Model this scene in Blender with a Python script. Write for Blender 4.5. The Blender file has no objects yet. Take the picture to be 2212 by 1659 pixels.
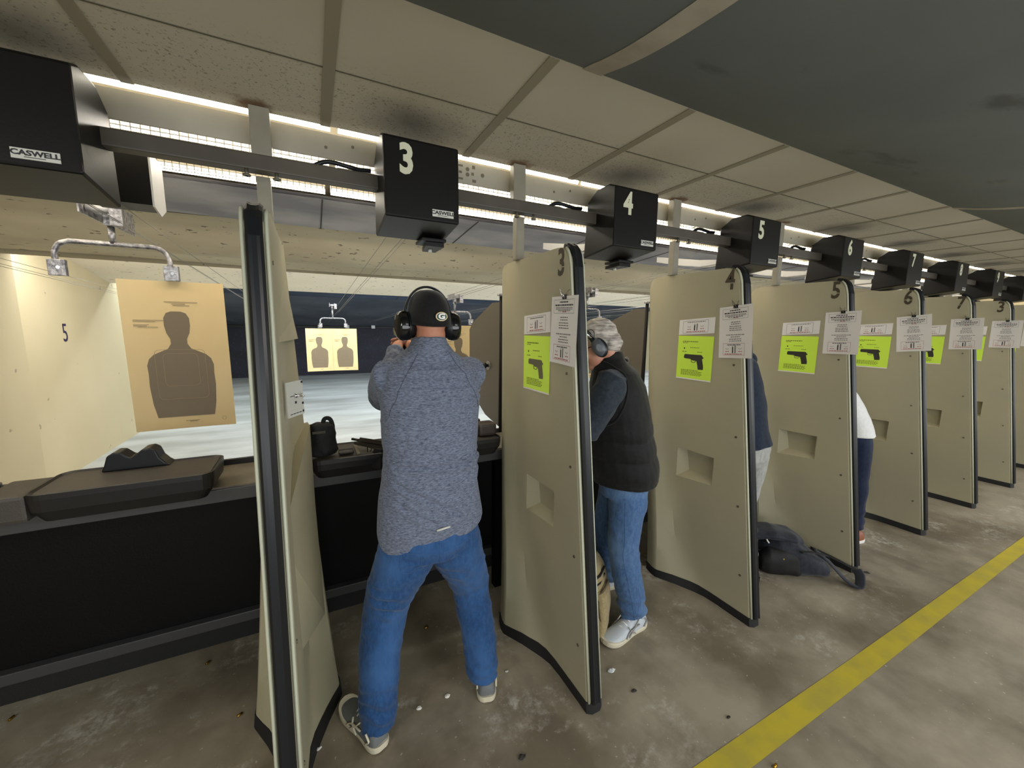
import bpy, bmesh, math, random
from mathutils import Vector, Matrix, noise
R0 = random.Random(7)
S = bpy.context.scene
COL = S.collection
PI = math.pi

# ---------------------------------------------------------------- camera
cd = bpy.data.cameras.new('camera'); cam = bpy.data.objects.new('camera', cd); COL.objects.link(cam)
cd.sensor_fit = 'HORIZONTAL'; cd.sensor_width = 36.0; cd.lens = 36.0 * 848.5 / 2212.0
cd.clip_start = 0.02; cd.clip_end = 100
XA = Vector((0.892, 0.054, -0.448)); YA = Vector((-0.452, 0.130, -0.883))
XA.normalize(); YA = (YA - XA * XA.dot(YA)).normalized(); ZA = XA.cross(YA)
cam.matrix_world = Matrix.Translation((0, 0, 1.55)) @ Matrix((XA, YA, ZA)).to_4x4()
S.camera = cam
# ---------------------------------------------------------------- exposure, world
S.view_settings.view_transform = 'Standard'; S.view_settings.look = 'None'
S.view_settings.gamma = 1.0; S.view_settings.exposure = 1.0
S.view_settings.use_curve_mapping = False
W = bpy.data.worlds.new('world'); S.world = W; W.use_nodes = True
W.node_tree.nodes['Background'].inputs[0].default_value = (0.9, 0.95, 1, 1)
W.node_tree.nodes['Background'].inputs[1].default_value = 0.0
S.cycles.max_bounces = 6; S.cycles.diffuse_bounces = 4; S.cycles.glossy_bounces = 3
S.cycles.transmission_bounces = 4
S.cycles.sample_clamp_indirect = 4.0
S.cycles.caustics_reflective = False; S.cycles.caustics_refractive = False

def area(name, loc, rot, sx, sy, power, color=(1, 1, 1), spread=PI):
    d = bpy.data.lights.new(name, 'AREA'); d.shape = 'RECTANGLE'; d.size = sx; d.size_y = sy
    d.energy = power; d.color = color; d.spread = spread
    o = bpy.data.objects.new(name, d); COL.objects.link(o); o.location = loc; o.rotation_euler = rot
    return o
WARM = (1.0, 0.91, 0.78); NEUT = (1.0, 0.97, 0.90); COOL = (0.86, 0.95, 1.0)
# booth side: ceiling panels of the walkway behind the photographer
area('walkway_light', (1.6, -0.9, 2.15), (0, 0, 0), 1.6, 0.9, 11, (1.0, 0.97, 0.94))
area('walkway_light', (5.2, -0.6, 2.15), (0, 0, 0), 1.6, 0.9, 17, (1.0, 0.97, 0.94))
area('walkway_light', (9.0, -0.6, 2.15), (0, 0, 0), 1.6, 0.9, 17, (1.0, 0.97, 0.94))
area('walkway_light', (-1.7, -0.5, 2.1), (0, math.radians(-28), 0), 1.1, 0.7, 17, (1.0, 0.97, 0.94))
# wide unseen area light added along the rear wall as soft fill
area('rear_fill_light', (4.6, -2.5, 1.35), (math.radians(96), 0, 0), 13.4, 1.3, 114, (0.94, 0.985, 1.0))
# range side: the rows of fluorescent fixtures behind the header and each baffle
area('row_light', (4.4, 2.075, 2.262), (0, 0, 0), 14, 0.02, 8, WARM)
area('row_light', (4.4, 2.58, 2.300), (0, 0, 0), 14, 0.03, 18, WARM)
area('baffle_light', (4.4, 4.95, 2.28), (math.radians(28), 0, 0), 14, 0.12, 118, (1.0, 0.97, 0.94))
area('baffle_light', (4.4, 7.3, 2.30), (math.radians(22), 0, 0), 14, 0.15, 95, COOL)
area('baffle_light', (4.4, 10.0, 2.30), (math.radians(12), 0, 0), 14, 0.15, 85, COOL)

# ---------------------------------------------------------------- helpers
def srgb(r, g=None, b=None):
    if g is None: g = b = r
    f = lambda c: (c / 255 / 12.92) if c / 255 <= 0.04045 else ((c / 255 + 0.055) / 1.055) ** 2.4
    return (f(r), f(g), f(b), 1)

MATS = {}
def M(name, col, rough=0.6, metal=0.0, col2=None, scale=8.0, stretch=(1, 1, 1), lo=0.35, hi=0.65, detail=4,
      bump=0.0, bscale=60.0, spec=0.5, emit=None, estr=0.0, trans=0.0, speck=None, speckcol=None, specksc=90):
    """plain or two-tone procedural material: noise mix in object space, optional specks and bump"""
    m = bpy.data.materials.new(name); m.use_nodes = True; nt = m.node_tree; N = nt.nodes; L = nt.links
    b = N['Principled BSDF']; b.inputs['Base Color'].default_value = col
    b.inputs['Roughness'].default_value = rough; b.inputs['Metallic'].default_value = metal
    b.inputs['Specular IOR Level'].default_value = spec
    if trans: b.inputs['Transmission Weight'].default_value = trans
    if emit: b.inputs['Emission Color'].default_value = emit; b.inputs['Emission Strength'].default_value = estr
    out = None
    if col2 or bump or speck:
        tc = N.new('ShaderNodeTexCoord'); mp = N.new('ShaderNodeMapping'); mp.inputs['Scale'].default_value = stretch
        L.new(tc.outputs['Object'], mp.inputs['Vector'])
    if col2:
        n = N.new('ShaderNodeTexNoise'); n.inputs['Scale'].default_value = scale; n.inputs['Detail'].default_value = detail
        L.new(mp.outputs[0], n.inputs['Vector'])
        r = N.new('ShaderNodeMapRange'); r.inputs[1].default_value = lo; r.inputs[2].default_value = hi
        L.new(n.outputs['Fac'], r.inputs[0])
        mx = N.new('ShaderNodeMix'); mx.data_type = 'RGBA'; mx.inputs[6].default_value = col; mx.inputs[7].default_value = col2
        L.new(r.outputs[0], mx.inputs[0]); out = mx.outputs[2]
    if speck:
        n = N.new('ShaderNodeTexNoise'); n.inputs['Scale'].default_value = specksc; n.inputs['Detail'].default_value = 2
        L.new(tc.outputs['Object'], n.inputs['Vector'])
        r = N.new('ShaderNodeMapRange'); r.inputs[1].default_value = speck; r.inputs[2].default_value = speck + 0.03
        L.new(n.outputs['Fac'], r.inputs[0])
        mx = N.new('ShaderNodeMix'); mx.data_type = 'RGBA'; mx.inputs[6].default_value = col
        if out: L.new(out, mx.inputs[6])
        mx.inputs[7].default_value = speckcol; L.new(r.outputs[0], mx.inputs[0]); out = mx.outputs[2]
    if out: L.new(out, b.inputs['Base Color'])
    if bump:
        n = N.new('ShaderNodeTexNoise'); n.inputs['Scale'].default_value = bscale; n.inputs['Detail'].default_value = 3
        L.new(mp.outputs[0], n.inputs['Vector'])
        bp = N.new('ShaderNodeBump'); bp.inputs['Strength'].default_value = bump; bp.inputs['Distance'].default_value = 0.01
        L.new(n.outputs['Fac'], bp.inputs['Height']); L.new(bp.outputs[0], b.inputs['Normal'])
    MATS[name] = m
    return m

class Nd:
    """tiny node-graph helper"""
    def __init__(s, m): s.nt = m.node_tree; s.b = s.nt.nodes['Principled BSDF']
    def new(s, t, **kw):
        n = s.nt.nodes.new(t)
        for k, v in kw.items(): setattr(n, k, v)
        return n
    def link(s, a, b): s.nt.links.new(a, b)
    def math(s, op, a, b=None, c=None):
        n = s.new('ShaderNodeMath', operation=op)
        for i, v in enumerate((a, b, c)):
            if v is None: continue
            if isinstance(v, (int, float)): n.inputs[i].default_value = v
            else: s.link(v, n.inputs[i])
        return n.outputs[0]
    def rng(s, v, lo, hi, a=0.0, b=1.0):
        n = s.new('ShaderNodeMapRange'); s.link(v, n.inputs[0])
        for i, x in zip((1, 2, 3, 4), (lo, hi, a, b)): n.inputs[i].default_value = x
        return n.outputs[0]
    def noise(s, vec, scale, detail=4, rough=0.5):
        n = s.new('ShaderNodeTexNoise'); n.inputs['Scale'].default_value = scale; n.inputs['Detail'].default_value = detail
        n.inputs['Roughness'].default_value = rough
        if vec is not None: s.link(vec, n.inputs['Vector'])
        return n.outputs['Fac']
    def mix(s, f, a, b):
        n = s.new('ShaderNodeMix', data_type='RGBA')
        for i, v in ((0, f), (6, a), (7, b)):
            if isinstance(v, (tuple, float, int)): n.inputs[i].default_value = v
            else: s.link(v, n.inputs[i])
        return n.outputs[2]
    def coord(s, stretch=(1, 1, 1)):
        tc = s.new('ShaderNodeTexCoord'); mp = s.new('ShaderNodeMapping'); mp.inputs['Scale'].default_value = stretch
        s.link(tc.outputs['Object'], mp.inputs['Vector']); return mp.outputs[0]
    def bump(s, h, strength, dist=0.01):
        n = s.new('ShaderNodeBump'); n.inputs['Strength'].default_value = strength; n.inputs['Distance'].default_value = dist
        s.link(h, n.inputs['Height']); s.link(n.outputs[0], s.b.inputs['Normal'])

V = Vector
class MB:
    def __init__(s): s.v = []; s.f = []; s.mi = []; s.sm = []
    def add(s, vs, fs, mi=0, smooth=False):
        o = len(s.v); s.v += [V(p) for p in vs]
        for f in fs: s.f.append([i + o for i in f]); s.mi.append(mi); s.sm.append(smooth)
        return s
    def box(s, a, b, mi=0, bev=0.0, mat=None):
        x0, y0, z0 = a; x1, y1, z1 = b
        if bev > 0:
            bm = bmesh.new(); bmesh.ops.create_cube(bm, size=1)
            for v in bm.verts: v.co = V((x0 + (v.co.x + .5) * (x1 - x0), y0 + (v.co.y + .5) * (y1 - y0), z0 + (v.co.z + .5) * (z1 - z0)))
            bmesh.ops.bevel(bm, geom=list(bm.edges), offset=bev, segments=2, affect='EDGES', profile=0.6)
            return s.bm(bm, mi, mat)
        vs = [(x0, y0, z0), (x1, y0, z0), (x1, y1, z0), (x0, y1, z0), (x0, y0, z1), (x1, y0, z1), (x1, y1, z1), (x0, y1, z1)]
        if mat: vs = [mat @ V(p) for p in vs]
        return s.add(vs, [(0, 3, 2, 1), (4, 5, 6, 7), (0, 1, 5, 4), (1, 2, 6, 5), (2, 3, 7, 6), (3, 0, 4, 7)], mi)
    def bm(s, bm, mi=0, mat=None, smooth=False):
        bm.verts.index_update()
        vs = [(mat @ v.co) if mat else v.co.copy() for v in bm.verts]
        s.add(vs, [[v.index for v in f.verts] for f in bm.faces], mi, smooth); bm.free(); return s
    def prism(s, poly, d0, d1, ax='x', mi=0):
        """poly of 2-D points extruded along ax from d0 to d1; 2-D axes are the other two in xyz order"""
        def P(p, d):
            return {'x': (d, p[0], p[1]), 'y': (p[0], d, p[1]), 'z': (p[0], p[1], d)}[ax]
        n = len(poly); vs = [P(p, d0) for p in poly] + [P(p, d1) for p in poly]
        fs = [list(range(n))[::-1], list(range(n, 2 * n))] + [(i, (i + 1) % n, n + (i + 1) % n, n + i) for i in range(n)]
        return s.add(vs, fs, mi)
    def loft(s, rings, mi=0, cap=True, smooth=True, closed=False):
        n = len(rings[0]); vs = [p for r in rings for p in r]; fs = []
        m = len(rings)
        for j in range(m - (0 if closed else 1)):
            k = (j + 1) % m
            for i in range(n):
                fs.append((j * n + i, j * n + (i + 1) % n, k * n + (i + 1) % n, k * n + i))
        s.add(vs, fs, mi, smooth)
        if cap and not closed:
            o = len(s.v) - len(vs)
            s.f.append([o + i for i in range(n)][::-1]); s.mi.append(mi); s.sm.append(False)
            s.f.append([o + (m - 1) * n + i for i in range(n)]); s.mi.append(mi); s.sm.append(False)
        return s
    def tube(s, pts, r, n=10, mi=0, cap=True, round_=False, flat=1.0, ref=None):
        """round tube along pts; r number or list; flat scales one axis"""
        pts = [V(p) for p in pts]; m = len(pts)
        rs = [r] * m if isinstance(r, (int, float)) else list(r)
        if round_:
            d0 = (pts[0] - pts[1]).normalized(); d1 = (pts[-1] - pts[-2]).normalized()
            pts = [pts[0] + d0 * rs[0] * .95, pts[0] + d0 * rs[0] * .7] + pts + [pts[-1] + d1 * rs[-1] * .7, pts[-1] + d1 * rs[-1] * .95]
            rs = [rs[0] * .3, rs[0] * .72] + rs + [rs[-1] * .72, rs[-1] * .3]; m = len(pts)
        rings = []; prev = V(ref) if ref is not None else None
        for i in range(m):
            t = (pts[min(i + 1, m - 1)] - pts[max(i - 1, 0)]).normalized()
            if prev is None: prev = V((0, 0, 1)) if abs(t.z) < 0.8 else V((1, 0, 0))
            u = (prev - t * prev.dot(t))
            if u.length < 1e-5: u = V((1, 0, 0)) - t * t.x
            u.normalize(); w = t.cross(u); prev = u
            rings.append([pts[i] + u * (math.cos(2 * PI * k / n) * rs[i] * flat) + w * (math.sin(2 * PI * k / n) * rs[i]) for k in range(n)])
        return s.loft(rings, mi, cap)
    def ell(s, c, a, b, d, mi=0, nu=16, nv=10):
        """ellipsoid from three half-axis vectors (a,b around, d pole)"""
        c, a, b, d = V(c), V(a), V(b), V(d); rings = []
        for j in range(nv + 1):
            t = -PI / 2 + PI * (j + .02) / (nv + .04)
            rings.append([c + a * (math.cos(t) * math.cos(2 * PI * k / nu)) + b * (math.cos(t) * math.sin(2 * PI * k / nu)) + d * math.sin(t) for k in range(nu)])
        return s.loft(rings, mi)
    def poly(s, pts, mi=0): return s.add(pts, [list(range(len(pts)))], mi)
    def mesh(s, name, off=V((0, 0, 0))):
        me = bpy.data.meshes.new(name); me.from_pydata([tuple(p - off) for p in s.v], [], s.f); me.update()
        for i, p in enumerate(me.polygons): p.material_index = s.mi[i]; p.use_smooth = s.sm[i]
        return me
    def build(s, name, mats, parent=None, fix=True):
        off = wloc(parent) if parent else V((0, 0, 0))
        me = s.mesh(name, off)
        for m in (mats if isinstance(mats, (list, tuple)) else [mats]): me.materials.append(m)
        if fix:
            bm = bmesh.new(); bm.from_mesh(me); bmesh.ops.recalc_face_normals(bm, faces=bm.faces); bm.to_mesh(me); bm.free()
        o = bpy.data.objects.new(name, me); COL.objects.link(o)
        if parent: o.parent = parent
        return o

WL = {}
def wloc(o):
    p = V((0, 0, 0))
    while o: p = p + o.location; o = o.parent
    return p
def tag(o, label=None, cat=None, group=None, kind=None):
    if label: o['label'] = label
    if cat: o['category'] = cat
    if group: o['group'] = group
    if kind: o['kind'] = kind
    return o
def thing(name, loc, label, cat, group=None):
    o = bpy.data.objects.new(name, None); COL.objects.link(o); o.location = loc; o.empty_display_size = .05
    return tag(o, label, cat, group)
def struct(mb, name, mats, parent=None):
    o = mb.build(name, mats, parent)
    if not parent: o['kind'] = 'structure'
    return o
def kids(o): return [c for c in bpy.data.objects if c.parent == o]
def copy_tree(o, parent=None):
    c = o.copy(); COL.objects.link(c)
    if parent: c.parent = parent
    for ch in kids(o): copy_tree(ch, c)
    return c
def catmull(pts, n=6):
    pts = [V(p) for p in pts]; out = []
    P = [pts[0] * 2 - pts[1]] + pts + [pts[-1] * 2 - pts[-2]]
    for i in range(1, len(P) - 2):
        for k in range(n):
            t = k / n; a, b, c, d = P[i - 1], P[i], P[i + 1], P[i + 2]
            out.append(.5 * ((2 * b) + (c - a) * t + (2 * a - 5 * b + 4 * c - d) * t * t + (3 * b - a - 3 * c + d) * t ** 3))
    out.append(pts[-1]); return out
def text_faces(mb, body, org, right, up, h, mi=0, ext=0.001, bold=0.0, align='CENTER', squeeze=1.0):
    """letters as thin solid shapes at org (centre), height h"""
    cu = bpy.data.curves.new('t', 'FONT'); cu.body = body; cu.align_x = align; cu.align_y = 'CENTER'
    cu.size = h * 1.42; cu.extrude = ext; cu.offset = bold; cu.resolution_u = 3
    o = bpy.data.objects.new('t', cu); COL.objects.link(o)
    dg = bpy.context.evaluated_depsgraph_get(); me = o.evaluated_get(dg).to_mesh()
    right = V(right).normalized(); up = V(up).normalized(); nn = right.cross(up); org = V(org)
    vs = [org + right * (v.co.x * squeeze) + up * v.co.y + nn * (v.co.z + ext) for v in me.vertices]
    mb.add(vs, [list(p.vertices) for p in me.polygons], mi)
    o.evaluated_get(dg).to_mesh_clear(); bpy.data.objects.remove(o); bpy.data.curves.remove(cu)
def evaluated(o):
    """bake an object's modifiers into its mesh"""
    dg = bpy.context.evaluated_depsgraph_get(); dg.update()
    me = bpy.data.meshes.new_from_object(o.evaluated_get(dg)); o.modifiers.clear(); o.data = me; return o
def cut(o, mb):
    """boolean difference, applied"""
    c = mb.build('cutter', []); bpy.context.view_layer.update()
    c.location = o.matrix_world.to_translation() * 0
    m = o.modifiers.new('b', 'BOOLEAN'); m.object = c; m.solver = 'EXACT'; m.operation = 'DIFFERENCE'
    evaluated(o); bpy.data.objects.remove(c)
def remesh(mb, name, mats, parent, voxel, disp=None, smooth=2):
    """one continuous skin out of overlapping closed shapes"""
    o = mb.build(name, mats, parent)
    m = o.modifiers.new('r', 'REMESH'); m.mode = 'VOXEL'; m.voxel_size = voxel; m.use_smooth_shade = True
    if smooth:
        s = o.modifiers.new('s', 'SMOOTH'); s.factor = .5; s.iterations = smooth
    mat = list(o.data.materials)
    evaluated(o); me = o.data
    if not me.materials:
        for x in mat: me.materials.append(x)
    if disp:
        off = wloc(parent) if parent else V((0, 0, 0))
        ns = [v.normal.copy() for v in me.vertices]
        for v, nn in zip(me.vertices, ns):
            v.co += nn * disp(v.co + off)
    for p in me.polygons: p.use_smooth = True
    return o
def snap(o, pts, off=.0006, n=4):
    """lay a polyline onto a part's surface"""
    w = wloc(o); out = []
    for p in catmull(pts, n):
        ok, loc, nn, _ = o.closest_point_on_mesh(p - w)
        out.append(loc + w + nn * off if ok else p)
    return out
def ridge(p, s, seed=0): return 1 - abs(nz(p, s, seed)) * 3
def soft(o, deg=30):
    me = o.data; me.polygons.foreach_set('use_smooth', [True] * len(me.polygons)); me.set_sharp_from_angle(angle=math.radians(deg)); return o
def nz(p, s, seed=0): return noise.noise(V((p[0] * s[0] + seed, p[1] * s[1], p[2] * s[2])))
# ================================================================ materials
TAN = M('divider_tan', srgb(168, 162, 138), 0.55, col2=srgb(176, 169, 140), scale=2.2, bump=.12, bscale=300, spec=.35)
CREAM = M('edge_highlight_cream', srgb(190, 192, 170), 0.45)
RUB = M('black_rubber', srgb(22, 24, 28), 0.34, spec=.4)
BASE = M('base_rubber', srgb(26, 26, 27), 0.6)
BOXM = M('housing_black', srgb(15, 14, 13), 0.4, bump=.025, bscale=150, spec=.25)
STEELP = M('post_paint', srgb(148, 143, 128), 0.5, col2=srgb(128, 122, 106), scale=6)
BEAM = M('beam_paint', srgb(84, 78, 68), 0.5, col2=srgb(70, 64, 56), scale=5)
PLATE = M('header_plate', srgb(180, 174, 158), 0.5, col2=srgb(166, 160, 144), scale=4)
HOLE = M('hole_dark', srgb(30, 28, 26), 0.8)
BLK = M('counter_black', srgb(9, 9, 9), 0.55, col2=srgb(13, 12, 12), scale=5, bump=.1, bscale=120, spec=.2)
TRAY = M('tray_grey', srgb(74, 69, 62), 0.5, col2=srgb(64, 60, 54), scale=6, bump=.15, bscale=220)
TRAYD = M('tray_edge', srgb(26, 25, 26), 0.38)
TOPG = M('counter_top', srgb(120, 112, 98), 0.45, col2=srgb(98, 90, 78), scale=7)
GALV = M('galvanised', srgb(190, 188, 190), 0.38, .75, col2=srgb(120, 118, 122), scale=60, bump=.3, bscale=80)
CHROME = M('chrome', srgb(220, 220, 222), 0.15, 1.0)
SHIELD = M('shield_brown', srgb(104, 96, 84), 0.5, bump=.2, bscale=260)
NUMC = M('number_cream', srgb(205, 205, 180), 0.5)
NUMD = M('stencil_dark', srgb(66, 56, 42), 0.6)
LABEL = M('label_silver', srgb(205, 205, 195), 0.35)
INK = M('ink_dark', srgb(40, 40, 44), 0.6)
INKG = M('ink_grey', srgb(120, 116, 112), 0.6)
INKR = M('ink_red', srgb(176, 84, 84), 0.6)
PAPER = M('paper_white', srgb(236, 233, 230), 0.55)
LIME = M('paper_lime', srgb(214, 250, 80), 0.5)
LIMEI = M('ink_on_lime', srgb(128, 140, 50), 0.6)
GUNI = M('ink_pistol', srgb(52, 50, 44), 0.5)
GUNB = M('ink_pistol_faded', srgb(98, 94, 66), 0.5)
KRAFT = M('kraft_paper', srgb(232, 208, 157), 0.6, col2=srgb(226, 200, 147), scale=3)
KSIL = M('kraft_silhouette', srgb(126, 112, 90), 0.6)
KLINE = M('kraft_line', srgb(160, 142, 110), 0.6)
BRASS = M('brass', srgb(214, 170, 70), 0.25, 1.0)
GUNM = M('gun_metal', srgb(58, 52, 47), 0.35, .6)
NYL = M('black_nylon', srgb(20, 20, 21), 0.7, bump=.3, bscale=300)
TUBE = M('lamp_tube', srgb(255, 250, 235), 0.5, emit=(1.0, .93, .78, 1), estr=6.0)
TUBEW = M('lamp_tube_white', srgb(255, 250, 245), 0.5, emit=(1.0, .95, .88, 1), estr=11.0)
REFL = M('lamp_reflector', srgb(225, 214, 188), 0.35)
WHM = M('white_metal', srgb(196, 196, 196), 0.4, .1)
RAIL = M('rail_steel', srgb(66, 66, 67), .4)
SCREW = M('screw_metal', srgb(110, 105, 90), 0.4, .5)
YEL = M('yellow_paint', srgb(190, 172, 48), 0.55, col2=srgb(172, 158, 60), scale=9)

# booth concrete: brown grey with chalky white patches, darker stains and fine grit
mf = M('booth_concrete', srgb(140, 130, 114), 0.6)
n = Nd(mf); c = n.coord()
big = n.rng(n.noise(c, 1.6, 5, .6), .38, .62); col = n.mix(big, srgb(112, 102, 84), srgb(158, 149, 130))
st = n.rng(n.noise(n.coord((1.3, .55, 1)), 2.3, 4, .55), .56, .70); col = n.mix(n.math('MULTIPLY', st, .55), col, srgb(96, 88, 76))
chalk = n.rng(n.noise(c, 1.9, 9, .72), .53, .63); grit = n.rng(n.noise(c, 26, 5, .7), .42, .62)
sep = n.new('ShaderNodeSeparateXYZ'); n.link(c, sep.inputs[0]); far = n.rng(sep.outputs[1], .72, 1.0, .15, 1.0)
col = n.mix(n.math('MULTIPLY', n.math('MULTIPLY', n.math('MULTIPLY', chalk, grit), far), .8), col, srgb(202, 198, 186))
sp = n.rng(n.noise(c, 55, 2), .70, .74); col = n.mix(n.math('MULTIPLY', sp, .5), col, srgb(205, 200, 190))
n.link(col, n.b.inputs['Base Color']); n.bump(n.noise(c, 30, 5), .25, .004)
n.link(n.rng(big, 0, 1, .5, .66), n.b.inputs['Roughness'])
# range concrete: bluish grey, streaked across the lanes
mr = M('range_concrete', srgb(168, 174, 174), 0.5)
n = Nd(mr); c = n.coord((.35, 1.3, 1)); a = n.rng(n.noise(c, 1.4, 6, .6), .35, .66)
col = n.mix(a, srgb(150, 154, 152), srgb(190, 196, 196)); n.link(col, n.b.inputs['Base Color']); n.bump(n.noise(n.coord(), 22, 4), .1, .004)
# left wall: cream paint with pock marks
mw = M('wall_cream', srgb(214, 202, 168), 0.7)
n = Nd(mw); c = n.coord(); a = n.rng(n.noise(c, 1.0, 3), .3, .7)
col = n.mix(a, srgb(204, 192, 158), srgb(194, 181, 147)); sp = n.rng(n.noise(c, 9, 2), .735, .76)
col = n.mix(n.math('MULTIPLY', sp, .7), col, srgb(140, 128, 108)); n.link(col, n.b.inputs['Base Color'])
# ceiling tiles: off-white, peppered with soot near the firing line, smudges over each housing, rust rings at the posts
mc = M('ceiling_tile', srgb(188, 182, 164), 0.85)
n = Nd(mc); tc = n.new('ShaderNodeTexCoord'); sx = n.new('ShaderNodeSeparateXYZ'); n.link(tc.outputs['Object'], sx.inputs[0])
X, Y = sx.outputs[0], sx.outputs[1]
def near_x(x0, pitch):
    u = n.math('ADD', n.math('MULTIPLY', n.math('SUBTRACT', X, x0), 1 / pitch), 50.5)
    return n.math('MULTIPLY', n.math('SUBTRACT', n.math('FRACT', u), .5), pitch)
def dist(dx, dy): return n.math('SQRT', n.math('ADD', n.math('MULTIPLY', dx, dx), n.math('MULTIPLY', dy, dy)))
c = tc.outputs['Object']; nA = n.noise(c, 7, 4)
base = n.mix(n.rng(n.noise(c, 1.5, 3), .3, .7), srgb(192, 186, 168), srgb(180, 173, 154))
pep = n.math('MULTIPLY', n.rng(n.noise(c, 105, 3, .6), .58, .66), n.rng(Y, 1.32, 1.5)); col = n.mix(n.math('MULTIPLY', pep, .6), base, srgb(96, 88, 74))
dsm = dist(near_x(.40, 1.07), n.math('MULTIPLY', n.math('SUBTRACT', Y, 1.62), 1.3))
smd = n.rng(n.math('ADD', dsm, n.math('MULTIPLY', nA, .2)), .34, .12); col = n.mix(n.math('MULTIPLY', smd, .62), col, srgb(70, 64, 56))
drs = dist(near_x(.925, 1.065), n.math('SUBTRACT', Y, 1.765)); rst = n.rng(n.math('ADD', drs, n.math('MULTIPLY', n.noise(c, 20, 4), .11)), .125, .085)
col = n.mix(n.math('MULTIPLY', rst, .85), col, srgb(112, 76, 40)); n.link(col, n.b.inputs['Base Color'])
# grey painted sheet over the walkway
mg = M('grey_ceiling_sheet', srgb(104, 110, 108), 0.75)
n = Nd(mg); c = n.coord(); a = n.rng(n.noise(c, 1.2, 4), .35, .68); col = n.mix(a, srgb(98, 104, 103), srgb(116, 121, 117))
d = n.rng(n.noise(n.coord((1, 2.2, 1)), 2.3, 5), .64, .72); col = n.mix(n.math('MULTIPLY', d, .6), col, srgb(58, 60, 56)); n.link(col, n.b.inputs['Base Color'])
SEAM = M('seam_tape', srgb(184, 176, 160), 0.7, col2=srgb(164, 155, 140), scale=8)
BATT = M('batten_brown', srgb(142, 134, 114), 0.7)
def speckled(name, a, b, sc, dark, thr=.68, ssc=16, rough=.8):
    m = M(name, a, rough); n = Nd(m); c = n.coord((.5, 1, 1)); col = n.mix(n.rng(n.noise(c, sc, 4), .35, .65), a, b)
    s_ = n.rng(n.noise(n.coord((.6, 1.2, 1)), ssc, 3), thr, thr + .03); col = n.mix(n.math('MULTIPLY', s_, .8), col, dark)
    n.link(col, n.b.inputs['Base Color']); return m
B_GREY = speckled('baffle_grey', srgb(186, 184, 188), srgb(140, 140, 148), 3, srgb(70, 72, 78), .74)
B_TAN = speckled('baffle_tan', srgb(204, 194, 168), srgb(182, 170, 144), 2, srgb(84, 74, 62), .66, 24)
B_CREAM = speckled('baffle_cream', srgb(238, 228, 208), srgb(228, 218, 198), 2, srgb(130, 118, 104), .66, 26)
B_BLUE = speckled('baffle_blue', srgb(58, 70, 94), srgb(42, 51, 70), 1.5, srgb(120, 128, 140), .70, 5)
B_BACK = speckled('backstop_dark', srgb(40, 43, 56), srgb(30, 32, 42), 2, srgb(66, 62, 66), .62, 34)
B_MID = speckled('trap_grey', srgb(100, 104, 114), srgb(72, 77, 88), 1.2, srgb(60, 62, 68), .70, 5)

# ================================================================ room shell
XL, XR = -2.3, 11.6
def quad(mb, x0, x1, y0, z0, y1, z1, mi=0, n=1, f=None):
    rows = []
    for j in range(n + 1):
        t = j / n; y = y0 + (y1 - y0) * t; z = z0 + (z1 - z0) * t; k = 40 if f else 1
        rows.append([(x0 + (x1 - x0) * i / k, y, z + (f(x0 + (x1 - x0) * i / k, t) if f else 0)) for i in range(k + 1)])
    w = len(rows[0]); vs = [p for r in rows for p in r]
    mb.add(vs, [(j * w + i, j * w + i + 1, (j + 1) * w + i + 1, (j + 1) * w + i) for j in range(n) for i in range(w - 1)], mi, bool(f))
struct(MB().box((XL - .6, -2.6, -.1), (XR, 2.55, 0)), 'floor', mf)
struct(MB().box((XL - .6, 2.55, -.1), (XR, 14.3, 0)), 'floor_range', mr)
pl = MB(); pl.add([(.2, .70, .0015), (.2, .79, .0015), (1.1, .770, .0015), (2.2, .757, .0015), (4.8, .740, .0015), (11, .735, .0015),
                   (11, .665, .0015), (4.5, .668, .0015), (2.2, .670, .0015), (1.3, .676, .0015)], [list(range(10))[::-1]])
struct(pl, 'floor_marking', YEL)
wl = MB().box((XL - .1, 2.0, 0), (XL, 14.3, 2.7))
wo = struct(wl, 'wall_left', mw)
struct(MB().box((XL - .6, -2.6, 0), (XL - .5, 2.2, 2.7)), 'wall_booth_left', mw)
struct(MB().box((XL, 4.15, 0), (XL + .16, 4.78, 2.3), bev=.01), 'pilaster', mw)
struct(MB().box((XL - .6, 1.98, 0), (XL, 2.0, 2.7)), 'wall_return', mw)
t5 = MB(); text_faces(t5, '5', (XL + .001, 5.8, 1.445), (0, 1, 0), (0, 0, 1), .19, squeeze=.8)
tag(t5.build('wall_number', M('number_navy', srgb(52, 44, 74), .6)), 'dark stencilled distance number 5 on the cream side wall', 'number')
struct(MB().box((XR, -2.6, 0), (XR + .1, 14.3, 2.7)), 'wall_right', mw)
struct(MB().box((XL - .6, -2.7, 0), (XR, -2.6, 2.7)), 'wall_rear', M('rear_wall', srgb(150, 146, 134), .7))
# ceiling over the firing line + battens
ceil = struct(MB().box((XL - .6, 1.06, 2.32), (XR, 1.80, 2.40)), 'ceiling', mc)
for k in range(-4, 20):
    x = .09 + .575 * k; MB().box((x - .017, 1.06, 2.3165), (x + .017, 1.80, 2.3195)).build('batten', BATT, ceil)
MB().box((XL - .6, 1.415, 2.3185), (XR, 1.42, 2.3198)).build('seam', M('tile_seam_brown', srgb(92, 86, 72), .8), ceil)  # thin dark brown seam line across the tiles
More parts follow.
